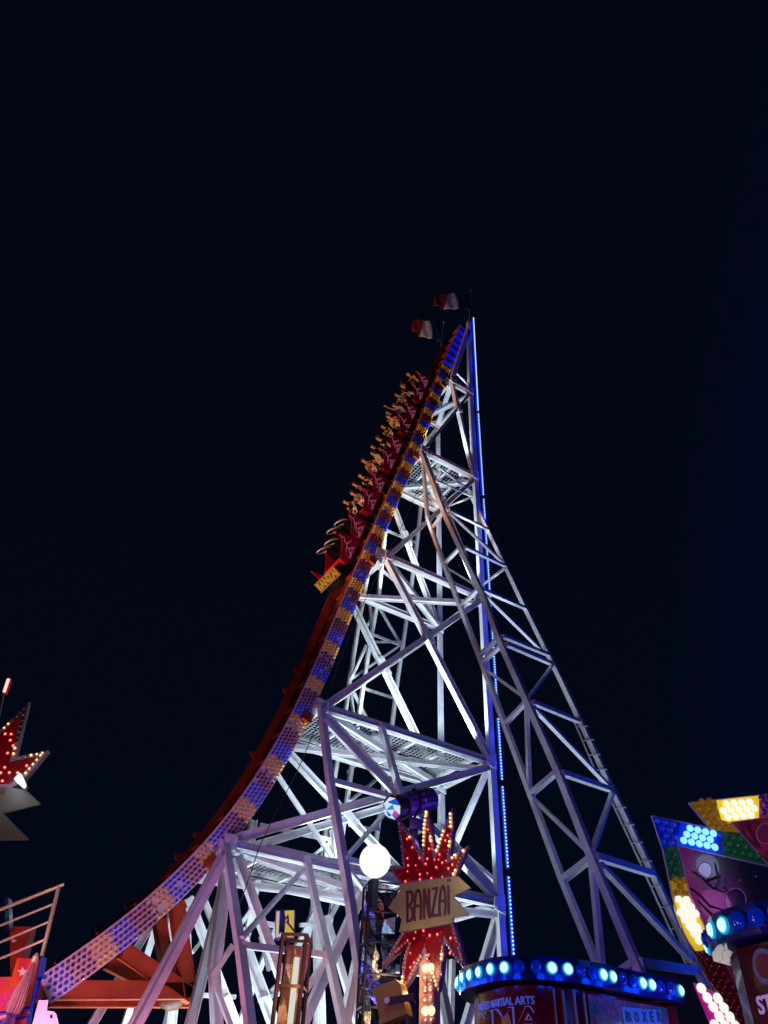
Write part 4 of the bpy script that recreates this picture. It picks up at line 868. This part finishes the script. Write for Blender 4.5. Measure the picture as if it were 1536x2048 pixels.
def artmat(name, cols, scale, dist=1.5, es=.0, rough=.3, grad=None, mix=.35):
    M = mat(name, cols[0], rough, coat=.5); n = M.node_tree; b = n.nodes['Principled BSDF']
    t = n.nodes.new('ShaderNodeTexCoord'); nz = n.nodes.new('ShaderNodeTexNoise'); nz.inputs['Scale'].default_value = scale; nz.inputs['Detail'].default_value = 3; nz.inputs['Distortion'].default_value = dist
    r = n.nodes.new('ShaderNodeValToRGB'); els = r.color_ramp.elements
    while len(els) < len(cols): els.new(.5)
    for i, c in enumerate(cols): els[i].position = .3+.4*i/(len(cols)-1); els[i].color = (*c, 1)
    n.links.new(t.outputs['Object'], nz.inputs['Vector']); n.links.new(r.outputs[0], b.inputs['Base Color'])
    if grad:
        a_, c_ = grad; d_ = c_-a_; vm = n.nodes.new('ShaderNodeVectorMath'); vm.operation = 'DOT_PRODUCT'; vm.inputs[1].default_value = d_/d_.length_squared
        n.links.new(t.outputs['Object'], vm.inputs[0]); m1 = n.nodes.new('ShaderNodeMath'); m1.operation = 'SUBTRACT'; m1.inputs[1].default_value = a_.dot(d_)/d_.length_squared
        n.links.new(vm.outputs['Value'], m1.inputs[0]); m2 = n.nodes.new('ShaderNodeMath'); m2.operation = 'MULTIPLY_ADD'; m2.inputs[1].default_value = mix*2
        n.links.new(nz.outputs[0], m2.inputs[0]); n.links.new(m1.outputs[0], m2.inputs[2]); m3 = n.nodes.new('ShaderNodeMath'); m3.operation = 'SUBTRACT'; m3.inputs[1].default_value = mix
        n.links.new(m2.outputs[0], m3.inputs[0]); n.links.new(m3.outputs[0], r.inputs[0])
        for i in range(len(cols)): els[i].position = i/(len(cols)-1)
    else: n.links.new(nz.outputs[0], r.inputs[0])
    if es: n.links.new(r.outputs[0], b.inputs['Emission Color']); b.inputs['Emission Strength'].default_value = es
    return M
LP_.poly(cr([(178, 1105), (400, 1118), (255, 1800), (-80, 1800), (-80, 1300), (120, 1300)], 0, 1700, k5), -.02, 0).build('painted_panel', artmat('flame_art', [(.5, .01, .02), (.55, .01, .04), (.65, .08, .01), (.6, .02, .12), (.5, .02, .35)], 1.8, 1, .16), st)
sp_ = []
for i in range(10):
    a_ = math.pi/2+i*math.pi/5; r_ = 58 if i % 2 == 0 else 24; sp_.append((232+r_*math.cos(a_), 1250-r_*math.sin(a_)))
LP_.poly(cr(sp_, 0, 1700, k5), .002, .006).build('star_print', mat('pink_white', (.75, .55, .62), .5), st)
PK = mat('magenta_print', (.55, .02, .4), .4, emit=(.5, .0, .35), es=.3)
for yy in (1500, 1560):
    b = MB(); stroke(LP_, b, [(-20, yy+20), (170, yy-80)], 16, .002, .006, 0, 1700, k5); b.build('scroll_line', PK, st)
for x_, y_ in ((20, 1575), (110, 1545)):
    b = MB(); pts = [(x_+34*math.cos(a_)+10*math.sin(a_), y_-42*math.sin(a_)) for a_ in np.linspace(0, 2*math.pi, 13)]; stroke(LP_, b, pts, 14, .003, .007, 0, 1700, k5); b.build('scroll_ring', PK, st)
for yy, M_ in ((1640, BL), (1690, mat('pale_stripe', (.6, .5, .7), .5)), (1735, BL)):
    b = MB(); stroke(LP_, b, [(-20, yy+30), (300, yy-30)], 26, .002+.0005*(yy % 7), .006, 0, 1700, k5); b.build('painted_stripe', M_, st)
LP_.poly(cr([(-40, 700), (188, 705), (60, 1180), (-40, 1240)], 0, 1700, k5), -.5, -.35).build('red_board', mat('red_board', (.35, .02, .01), .45, var=.35, scale=2), st)
LP_.poly(cr([(-20, 862), (-10, 835), (40, 852), (-5, 872)], 0, 1700, k5), -.349, -.34).build('arrow_print', mat('pink_white', (.75, .55, .62), .5), st)
LP_.poly(cr([(-30, 420), (8, 440), (18, 770), (-30, 760)], 0, 1700, k5), -.3, -.2).build('edge_panel', artmat('teal_art', [(.02, .03, .2), (.02, .02, .08), (.02, .3, .3)], 8, 1), st)
ps = thing('parasol', 'closed pink and purple pleated parasol tied at the lower left, before the star panel', 'parasol', tuple(LP_.p(30, 2040, .3)))
top_, bot_ = LP_.p(84, 1928, .2), LP_.p(42, 2033, .2); N = 18; b = MB(); axd = (bot_-top_); Lp_ = axd.length
prof = [(.008, 0), (.018, .05), (.035, .3), (.058, .6), (.07, .85), (.058, 1.0), (.04, 1.06), (.06, 1.2)]
xx = axd.normalized().orthogonal().normalized(); yy_ = axd.normalized().cross(xx)
for r_, t_ in prof:
    for k in range(N*2): an = math.pi*k/N; rr_ = r_*(1.12 if k % 2 else .88); b.v.append(tuple(top_+axd*t_+(xx*math.cos(an)+yy_*math.sin(an))*rr_))
for i in range(len(prof)-1):
    for k in range(N*2): b.f.append((i*2*N+k, i*2*N+(k+1) % (2*N), (i+1)*2*N+(k+1) % (2*N), (i+1)*2*N+k)); b.mi.append(0 if i < 5 else 1)
b.build('canopy', [mat('parasol_pink', (.38, .16, .20), .7, var=.4, scale=4), mat('parasol_tie', (.10, .02, .16), .6)], ps)
b = MB(); b.tube([bot_, Vector((bot_.x, bot_.y, 0))], .02, 8); b.lathe(top_, -axd, [(.03, -.02), (.03, .03), (.01, .06)], 8); b.build('pole', RAILM, ps)
lamp('stall_glow', LP_.p(60, 2030, 1.0), 40, (1, .45, .7), r=.2); lamp('stall_glow', LP_.p(60, 1880, 1.2), 16, (1, .6, .3), r=.2)
wp = thing('white_bracket', 'bright white steel bracket plate at the foot of the track, lower left', 'bracket', tuple(at(90, 2040, Y=19.3))); WB = Plane(90, 2030, 19.3, -.1)
WB.poly(cr([(265, 1195), (330, 1195), (320, 1268), (368, 1272), (385, 1290), (415, 1420), (205, 1420)], 0, 1650, 3.413), -.1, 0).build('plate', mat('bright_white', (.85, .82, .85), .5), wp)
WB.poly([(100, 2030), (105, 2029), (105, 2036), (100, 2037)], .001, .01).build('bolt_hole', DARK, wp)
lamp('bracket_fill', WB.p(70, 2100, 1.2), 22, (.95, .9, 1), r=.2)  # added unseen lamp that whitens the bracket plate
# ---- boxing machine stalls
NAVY = mat('navy_gloss', (.010, .014, .16), .3, coat=.8); CABU = mat('cab_blue_unlit', (.008, .04, .5), .12, coat=1., trans=.1, emit=(.0, .02, .35), es=.3); CABL = em('cab_lit', (.62, .95, .9), 1.1); CABR = em('cab_cyan_rim', (.0, .35, .75), .9)  # unlit blue domes get a faint glow put into their material
def offset_path(P_, d):
    out_ = []
    for i, p in enumerate(P_):
        a_ = P_[max(0, i-1)]; c = P_[min(len(P_)-1, i+1)]; t = (c-a_).normalized(); n_ = Vector((t.y, -t.x, 0)); out_.append(p-n_*d)
    return out_
def booth(nm, lab, lampspx, px0, py0, k, Z, lit, ext_pts, r_, bh, bodyM, inset_, ztopbody, skipn=0):
    P_ = [at(px0+a/k, py0+b_/k, Z=Z) for a, b_ in lampspx]; P2 = P_+[Vector((x, y, Z)) for x, y in ext_pts]
    t_ = thing(nm, lab, 'game machine', tuple(Vector((sum(p.x for p in P2)/len(P2), sum(p.y for p in P2)/len(P2), 0))))
    up_ = Vector((0, 0, bh/2)); A_ = [p-up_ for p in offset_path(P2, .01)]
    b = MB(); b.prism(A_, [p+2*up_ for p in A_]); b.build('canopy', NAVY, t_)
    ul, ll = MB(), MB()
    for i, p in enumerate(P_):
        a_ = P_[max(0, i-1)]; c = P_[min(len(P_)-1, i+1)]; t = (c-a_).normalized(); n_ = Vector((t.y, -t.x, 0))
        b = MB(); L_ = lit[i % len(lit)]
        b.lathe(p+n_*.0, n_, [(r_, 0), (r_, r_*.3)], 14, 1 if L_ else 0); b.lathe(p+n_*r_*.3, n_, [(r_*.80, 0), (r_*.6, r_*.3), (r_*.1, r_*.42)], 12, 2 if L_ else 0)
        b.build('lamp_dome', [CABU, CABR, CABL], t_, smooth=True)
    B_ = offset_path(P2, inset_); b = MB(); Bc = B_[skipn:]; b.prism([Vector((p.x, p.y, .1)) for p in Bc], [Vector((p.x, p.y, ztopbody)) for p in Bc]); b.build('cabinet', bodyM, t_)
    return t_, B_, P_
l1 = [(215, 330), (165, 312), (120, 280), (107, 262), (112, 245), (138, 222), (180, 207), (234, 190), (302, 172), (383, 163), (471, 157), (565, 156), (660, 165), (754, 172), (830, 182), (899, 195), (961, 205), (1017, 217), (1077, 230), (1139, 243), (1194, 255), (1248, 265), (1301, 274), (1359, 284), (1417, 300)]
lit1 = [1, 1, 1, 1, 1, 1, 1, 1, 1, 1, 0, 0, 1, 1, 0, 0, 1, 1, 0, 0, 1, 1, 0, 0, 1]
REDG = mat('red_gloss', (.16, .006, .012), .22, coat=.4, var=.5, scale=1.5)
b1, BP1, LP1 = booth('boxing_machine', 'red boxing game machine with blue lamp ring reading MIXED MARTIAL ARTS', l1, 880, 1880, 2.954, 2.7, lit1, [(6.0, 4.72), (6.0, 6.3)], .045, .16, REDG, .13, 2.60)
def pathmap(path):
    L_ = [0]
    for a_, c in zip(path[:-1], path[1:]): L_.append(L_[-1]+(c-a_).length)
    def f(s, z, d):
        s = max(0, min(L_[-1]-1e-4, s)); i = max(j for j in range(len(L_)-1) if L_[j] <= s); t = (path[i+1]-path[i]).normalized(); n_ = Vector((t.y, -t.x, 0))
        p = path[i]+t*(s-L_[i])+n_*d; return Vector((p.x, p.y, z))
    return f, L_
f1, LL1 = pathmap(BP1)
def bend(me, f, s0, z0, d, sx=1):
    for v in me.vertices: v.co = f(s0+v.co.x*sx, z0+v.co.y, d+v.co.z)
    return me
def s_at(f, LL, px, z):
    return min((abs(proj(f(s, z, 0))[0]-px), s) for s in np.linspace(0, LL[-1], 800) if f(s, z, 0).y < 5.2 or True)[1]
sA = [s for s in np.linspace(0, LL1[-1], 900)]
def find_s(f, LL, px, z, lo=0., hi=None):
    return min(((abs(proj(f(s, z, 0))[0]-px), s) for s in np.linspace(lo, hi or LL[-1], 900)))[1]
lo1 = LL1[5]; hi1 = LL1[24]
def zat(px, py, Y=4.83): return at(px, py, Y=Y).z
BLT = mat('blue_lettering', (.08, .14, .6), .4, emit=(.05, .09, .5), es=.5)
def fit(txt, M_, px0, px1, py0, py1, d, name, bold, ext_=.003, dz=0.):
    pm = (px0+px1)/2; z1, z0 = zat(pm, py0), zat(pm, py1); s0 = find_s(f1, LL1, px0, z0, lo1, hi1); s1 = find_s(f1, LL1, px1, z0, lo1, hi1)
    me = textmesh(txt, 1, M_, ext_, name, align='LEFT', bold=bold); x0 = min(v.co.x for v in me.vertices); x1 = max(v.co.x for v in me.vertices); y0 = min(v.co.y for v in me.vertices); y1 = max(v.co.y for v in me.vertices)
    for v in me.vertices: v.co.x = (v.co.x-x0)/(x1-x0)*(s1-s0); v.co.y = (v.co.y-y0)/(y1-y0)*(z1-z0)
    bend(me, f1, s0, z0, d); put(name, me, b1); return s0, s1, z0, z1
fit('MIXED MARTIAL ARTS', BLT, 950, 1070, 1977, 1994, .008, 'lettering', .02)
OUTL = em('outline_blue', (.12, .14, .75), .5)
fit('MMA', OUTL, 948, 1093, 1999, 2052, .006, 'letter_outline', .035); fit('MMA', REDG, 951, 1090, 2001, 2050, .013, 'letter_fill', .012)
s3, s4 = find_s(f1, LL1, 1180, 2.4, lo1, hi1), find_s(f1, LL1, 1352, 2.4, lo1, hi1)
ART = artmat('purple_art', [(.02, .03, .10), (.02, .12, .14), (.04, .03, .16), (.22, .08, .20), (.02, .04, .16)], 5.2, 3, .14)
b = MB(); N = 16
for i in range(N):
    a_, c = s3+(s4-s3)*i/N, s3+(s4-s3)*(i+1)/N
    b.prism([f1(a_, 1.2, .004), f1(c, 1.2, .004), f1(c, 2.58, .004), f1(a_, 2.58, .004)], [f1(a_, 1.2, .012), f1(c, 1.2, .012), f1(c, 2.58, .012), f1(a_, 2.58, .012)])
b.build('art_panel', ART, b1)
BB = mat('pale_blue_block', (.02, .09, .4), .4, emit=(.02, .10, .45), es=.4); DKL = mat('dark_letter', (.02, .03, .12), .5)
xs_ = [1245, 1262, 1278, 1294, 1308, 1323]
for i, ch in enumerate('BOXER'):
    p0, p1 = xs_[i]+.6, xs_[i+1]-.6; pm = (p0+p1)/2; zt_, zb_ = zat(pm, 2016+.09*(pm-1245)), zat(pm, 2060); a_ = find_s(f1, LL1, p0, 2.4, lo1, hi1); c = find_s(f1, LL1, p1, 2.4, lo1, hi1)
    b = MB(); b.prism([f1(a_, zb_, .014), f1(c, zb_, .014), f1(c, zt_, .014), f1(a_, zt_, .014)], [f1(a_, zb_, .022), f1(c, zb_, .022), f1(c, zt_, .022), f1(a_, zt_, .022)]); b.build('letter_block', BB, b1)
    fit(ch, DKL, p0+3, p1-3, 2025, 2046, .026, 'block_letter', .03, .002)
for k in (1110, 1128, 1150, 1170, 1376):
    b = MB(); s_ = find_s(f1, LL1, k, 2.4, lo1, hi1); b.prism([f1(s_, .2, .003), f1(s_+.012, .2, .003), f1(s_+.012, 2.58, .003), f1(s_, 2.58, .003)], [f1(s_, .2, .02), f1(s_+.012, .2, .02), f1(s_+.012, 2.58, .02), f1(s_, 2.58, .02)]); b.build('corner_trim', GALV, b1)
for i, p in enumerate(LP1):
    if lit1[i]: lamp('cab_glow', p+(CAM-p).normalized()*.11+Vector((0, 0, -.03)), .42, (.0, .05, 1), r=.03)
lamp('machine_glow', f1(find_s(f1, LL1, 1050, 2.4, lo1, hi1), 1.7, 1.1), 14, (1, .5, .5), r=.2); lamp('machine_glow', f1(find_s(f1, LL1, 1270, 2.4, lo1, hi1), 2.0, 1.3), 4, (.3, .4, 1), r=.2)
# second machine
l2 = [(905, 555), (880, 470), (945, 375), (1065, 325), (1220, 275), (1415, 230), (1640, 190)]
b2, BP2, LP2 = booth('boxing_machine', 'nearer red game machine reading STA at the right edge under the lit star panel', l2, 1250, 1790, 5.37, 3.2, [1, 0, 1, 1, 0, 0, 1], [(6.6, 3.2), (8.5, 3.2), (8.5, 5.2)], .072, .24, REDG, .16, 3.05, 1)
f2, LL2 = pathmap(BP2); lo2 = LL2[2]
s7 = find_s(f2, LL2, 1512, 2.7, lo2); zz = 2.62
me = textmesh('STA', .17, mat('pinkwhite_lettering', (.7, .45, .65), .4, emit=(.5, .3, .5), es=.4), .003, 'lettering', align='LEFT', bold=.004); bend(me, f2, s7, zz, .01, 1); o = put('lettering', me, b2)
b = MB(); sE = find_s(f2, LL2, 1528, 2.9, lo2)
for r0, r1_, mi_ in ((.0, .13, 0), (.05, .09, 1)):
    ring0 = [f2(sE+r1_*math.cos(a_), 2.88+r1_*math.sin(a_), .006+.006*mi_) for a_ in np.linspace(0, 2*math.pi, 25)[:-1]]; b.prism(ring0, [f2(sE+r1_*math.cos(a_), 2.88+r1_*math.sin(a_), .010+.006*mi_) for a_ in np.linspace(0, 2*math.pi, 25)[:-1]], mi_)
b.build('round_emblem', [mat('emblem_grey', (.4, .4, .36), .5, var=.5, scale=20), mat('emblem_red', (.4, .05, .03), .5)], b2)
lamp('machine_glow', f2(lo2+.2, 2.3, .8), 6, (.4, .25, 1), r=.2); lamp('cab_glow', at(1440, 1870, Y=4.0), 2.5, (.03, .15, 1), r=.05); lamp('cab_glow', at(1475, 1960, Y=3.6), 2.0, (.03, .15, 1), r=.05)
# ---- lit star panel on the right
RP = Plane(1420, 1750, 6.2, solve_heading(1420, 1750, 6.2, .02))
rsn = thing('jagged_sign', 'jagged star panel with coloured lamp caps and bubble painting at the right edge', 'sign', tuple(Vector((RP.P.x, RP.P.y, 0))))
RP.poly([(1355, 1692), (1418, 1708), (1536, 1735), (1640, 1760), (1640, 2100), (1530, 2060), (1430, 1905), (1408, 1860), (1380, 1790)], -.06, -.01).build('painted_panel', artmat('bubble_art', [(.35, .02, .22), (.32, .015, .20), (.10, .008, .12), (.004, .006, .02), (.003, .006, .02), (.004, .012, .06)], 1.8, 2.2, .10, grad=(RP.p(1365, 1790), RP.p(1540, 1740)), mix=.3), rsn)
RP.poly([(1460, 1644), (1640, 1620), (1640, 1760), (1536, 1731)], -.06, -.012).build('painted_panel', artmat('crimson_art', [(.30, .01, .05), (.42, .03, .10), (.10, .005, .02), (.4, .05, .1)], 1.6, 1.5, .12), rsn)
BUB = [mat('bubble_violet', (.35, .05, .35), .2, coat=1., emit=(.2, .02, .2), es=.15), mat('bubble_navy', (.01, .02, .12), .2, coat=1.), mat('bubble_rose', (.45, .06, .15), .2, coat=1.)]
for (x, y, rx, ry, k) in ((1410, 1741, 14, 17, 0), (1471, 1800, 21, 24, 1), (1530, 1667, 17, 20, 2), (1432, 1672+90, 3, 3, 0), (1375, 1745, 4, 4, 2)):
    ring = [(x+rx*math.cos(a_), y+ry*math.sin(a_)) for a_ in np.linspace(0, 2*math.pi, 29)[:-1]]; b = RP.poly(ring, -.009, -.005); b.build('bubble_print', BUB[k], rsn)
    b = MB(); b.tube([RP.p(*q, -.004) for q in ring], .006, 5, closed=True); b.build('bubble_rim', mat('bubble_rim', (.35, .18, .5), .3, emit=(.2, .08, .35), es=.2), rsn)
b = MB()
for pts in ([(1385, 1742), (1405, 1755), (1425, 1775), (1450, 1785)], [(1380, 1775), (1400, 1790), (1420, 1812), (1450, 1820)], [(1430, 1725), (1438, 1760), (1432, 1780)], [(1395, 1800), (1425, 1830), (1440, 1850)], [(1412, 1762), (1440, 1752)], [(1455, 1740), (1450, 1775), (1462, 1790)]): b.tube([RP.p(*q, -.008) for q in pts], [.012, .02, .016, .006][:len(pts)], 4)
b.build('root_print', mat('root_dark', (.02, .008, .04), .5), rsn)
b = MB()
for x, y in ((1448, 1770), (1480, 1761), (1512, 1753), (1401, 1819)): RP.bulb(b, x, y, .014, -.008, n=8)
b.build('panel_screws', GALV, rsn, 'stuff')
ZN = [  # backing polygon, backing colour, cap colour, lit
 ([(1303, 1632), (1362, 1645), (1350, 1692), (1326, 1700)], (.0, .008, .45), .30, (.01, .06, .7), 0),
 ([(1362, 1645), (1418, 1657), (1436, 1662), (1432, 1709), (1353, 1691)], (.0, .02, .6), .8, None, 2),
 ([(1436, 1662), (1450, 1668), (1448, 1713), (1432, 1709)], (.0, .008, .45), .30, (.01, .06, .7), 0),
 ([(1440, 1664), (1478, 1664), (1536, 1733), (1448, 1713)], (.005, .08, .05), .10, (.005, .13, .03), 0),
 ([(1377, 1606), (1432, 1599), (1442, 1640), (1462, 1645), (1480, 1666), (1420, 1659)], (.35, .18, .0), .25, (.5, .24, .01), 0),
 ([(1432, 1599), (1518, 1590), (1518, 1636), (1462, 1645), (1442, 1640)], (.8, .55, .02), .8, None, 1),
 ([(1518, 1590), (1640, 1578), (1640, 1620), (1518, 1636)], (.35, .05, .15), .2, (.10, .02, .35), 0),
 ([(1326, 1700), (1353, 1691), (1370, 1753), (1340, 1762)], (.01, .10, .06), .12, (.004, .11, .04), 0),
 ([(1340, 1762), (1370, 1753), (1378, 1792), (1346, 1800)], (.55, .32, .0), .3, (.5, .25, .01), 0),
 ([(1346, 1800), (1378, 1792), (1409, 1856), (1407, 1900), (1392, 1902), (1365, 1862), (1350, 1822)], (.75, .5, .02), .7, None, 1),
 ([(1392, 1902), (1440, 1905), (1500, 2030), (1490, 2080), (1440, 2010)], (.18, .008, .008), .1, (.10, .004, .012), 0),
 ([(1387, 1967), (1447, 1993), (1520, 2110), (1445, 2110)], (.5, .01, .25), .45, None, 1)]
CLIT = em('cap_lit_white', (.95, .95, .9), 1.0); CCY = em('cap_lit_cyan', (.3, .85, .9), 1.1)
for zi, (pg, bc, bes, cc, lit) in enumerate(ZN):
    RP.poly(pg, -.02, 0+.0004*zi).build('lamp_panel', mat('zone_back_%d' % zi, bc, .4, emit=bc, es=bes), rsn)
    Mz = CLIT if lit == 1 else CCY if lit == 2 else mat('zone_cap_%d' % zi, cc, .06, coat=1., trans=.1, emit=cc, es=.12)
    xs = [p[0] for p in pg]; ys = [p[1] for p in pg]; sp = 21 if zi == 11 else 15.5; rows = int((max(ys)-min(ys))/(sp*.86))+2
    me = None
    for j in range(rows):
        for i in range(int((max(xs)-min(xs))/sp)+2):
            x = min(xs)-sp*.3+i*sp+(sp/2 if j % 2 else 0)+j*1.5; y = min(ys)+sp*.45+j*sp*.86+(x-min(xs))*(.22 if zi in (0, 1, 2, 3) else -.08 if zi in (4, 5, 6) else .05)
            if not inside((x, y), pg) or not (inside((x-4, y), pg) and inside((x+4, y), pg)): continue
            r_ = .055 if zi == 11 else .046; b = MB(); RP.bulb(b, x, y, r_, .008, 0, 10, .8); b.build('lamp_cap', Mz, rsn, smooth=True)
TRM = mat('trim_lilac', (.5, .42, .6), .3, .3)
for nm_, pts in (('edge_trim', [(1355, 1692), (1418, 1707), (1536, 1733)]), ('edge_trim', [(1536, 1731), (1462, 1645), (1640, 1621)]), ('edge_trim', [(1355, 1692), (1380, 1790), (1411, 1858)]), ('edge_trim', [(1303, 1632), (1418, 1656)]), ('edge_trim', [(1377, 1606), (1640, 1577)]), ('edge_trim', [(1387, 1966), (1447, 1992)]),
                 ('edge_trim', [(1303, 1632), (1326, 1702), (1346, 1800), (1366, 1863), (1440, 2012)]), ('edge_trim', [(1440, 1905), (1500, 2032)]), ('edge_trim', [(1377, 1606), (1418, 1656)])):
    b = MB()
    for a_, c in zip(pts[:-1], pts[1:]): b.bar(RP.p(*a_, .0), RP.p(*c, .0), .012, .035, RP.n)
    b.build(nm_, TRM, rsn)
b = MB(); q = RP.p(1500, 1900, -.3); b.bar(Vector((q.x+.5, q.y, 0)), Vector((q.x+.5, q.y, q.z+.8)), .12, .12); b.build('sign_post', DARK, rsn)
lamp('panel_glow', RP.p(1450, 1690, .9), 5, (.4, .6, 1), r=.15); lamp('panel_glow', RP.p(1385, 1820, .45), .8, (1, .7, .5), r=.15); lamp('panel_glow', RP.p(1480, 1760, 1.2), 7, (.8, .2, .9), r=.2)
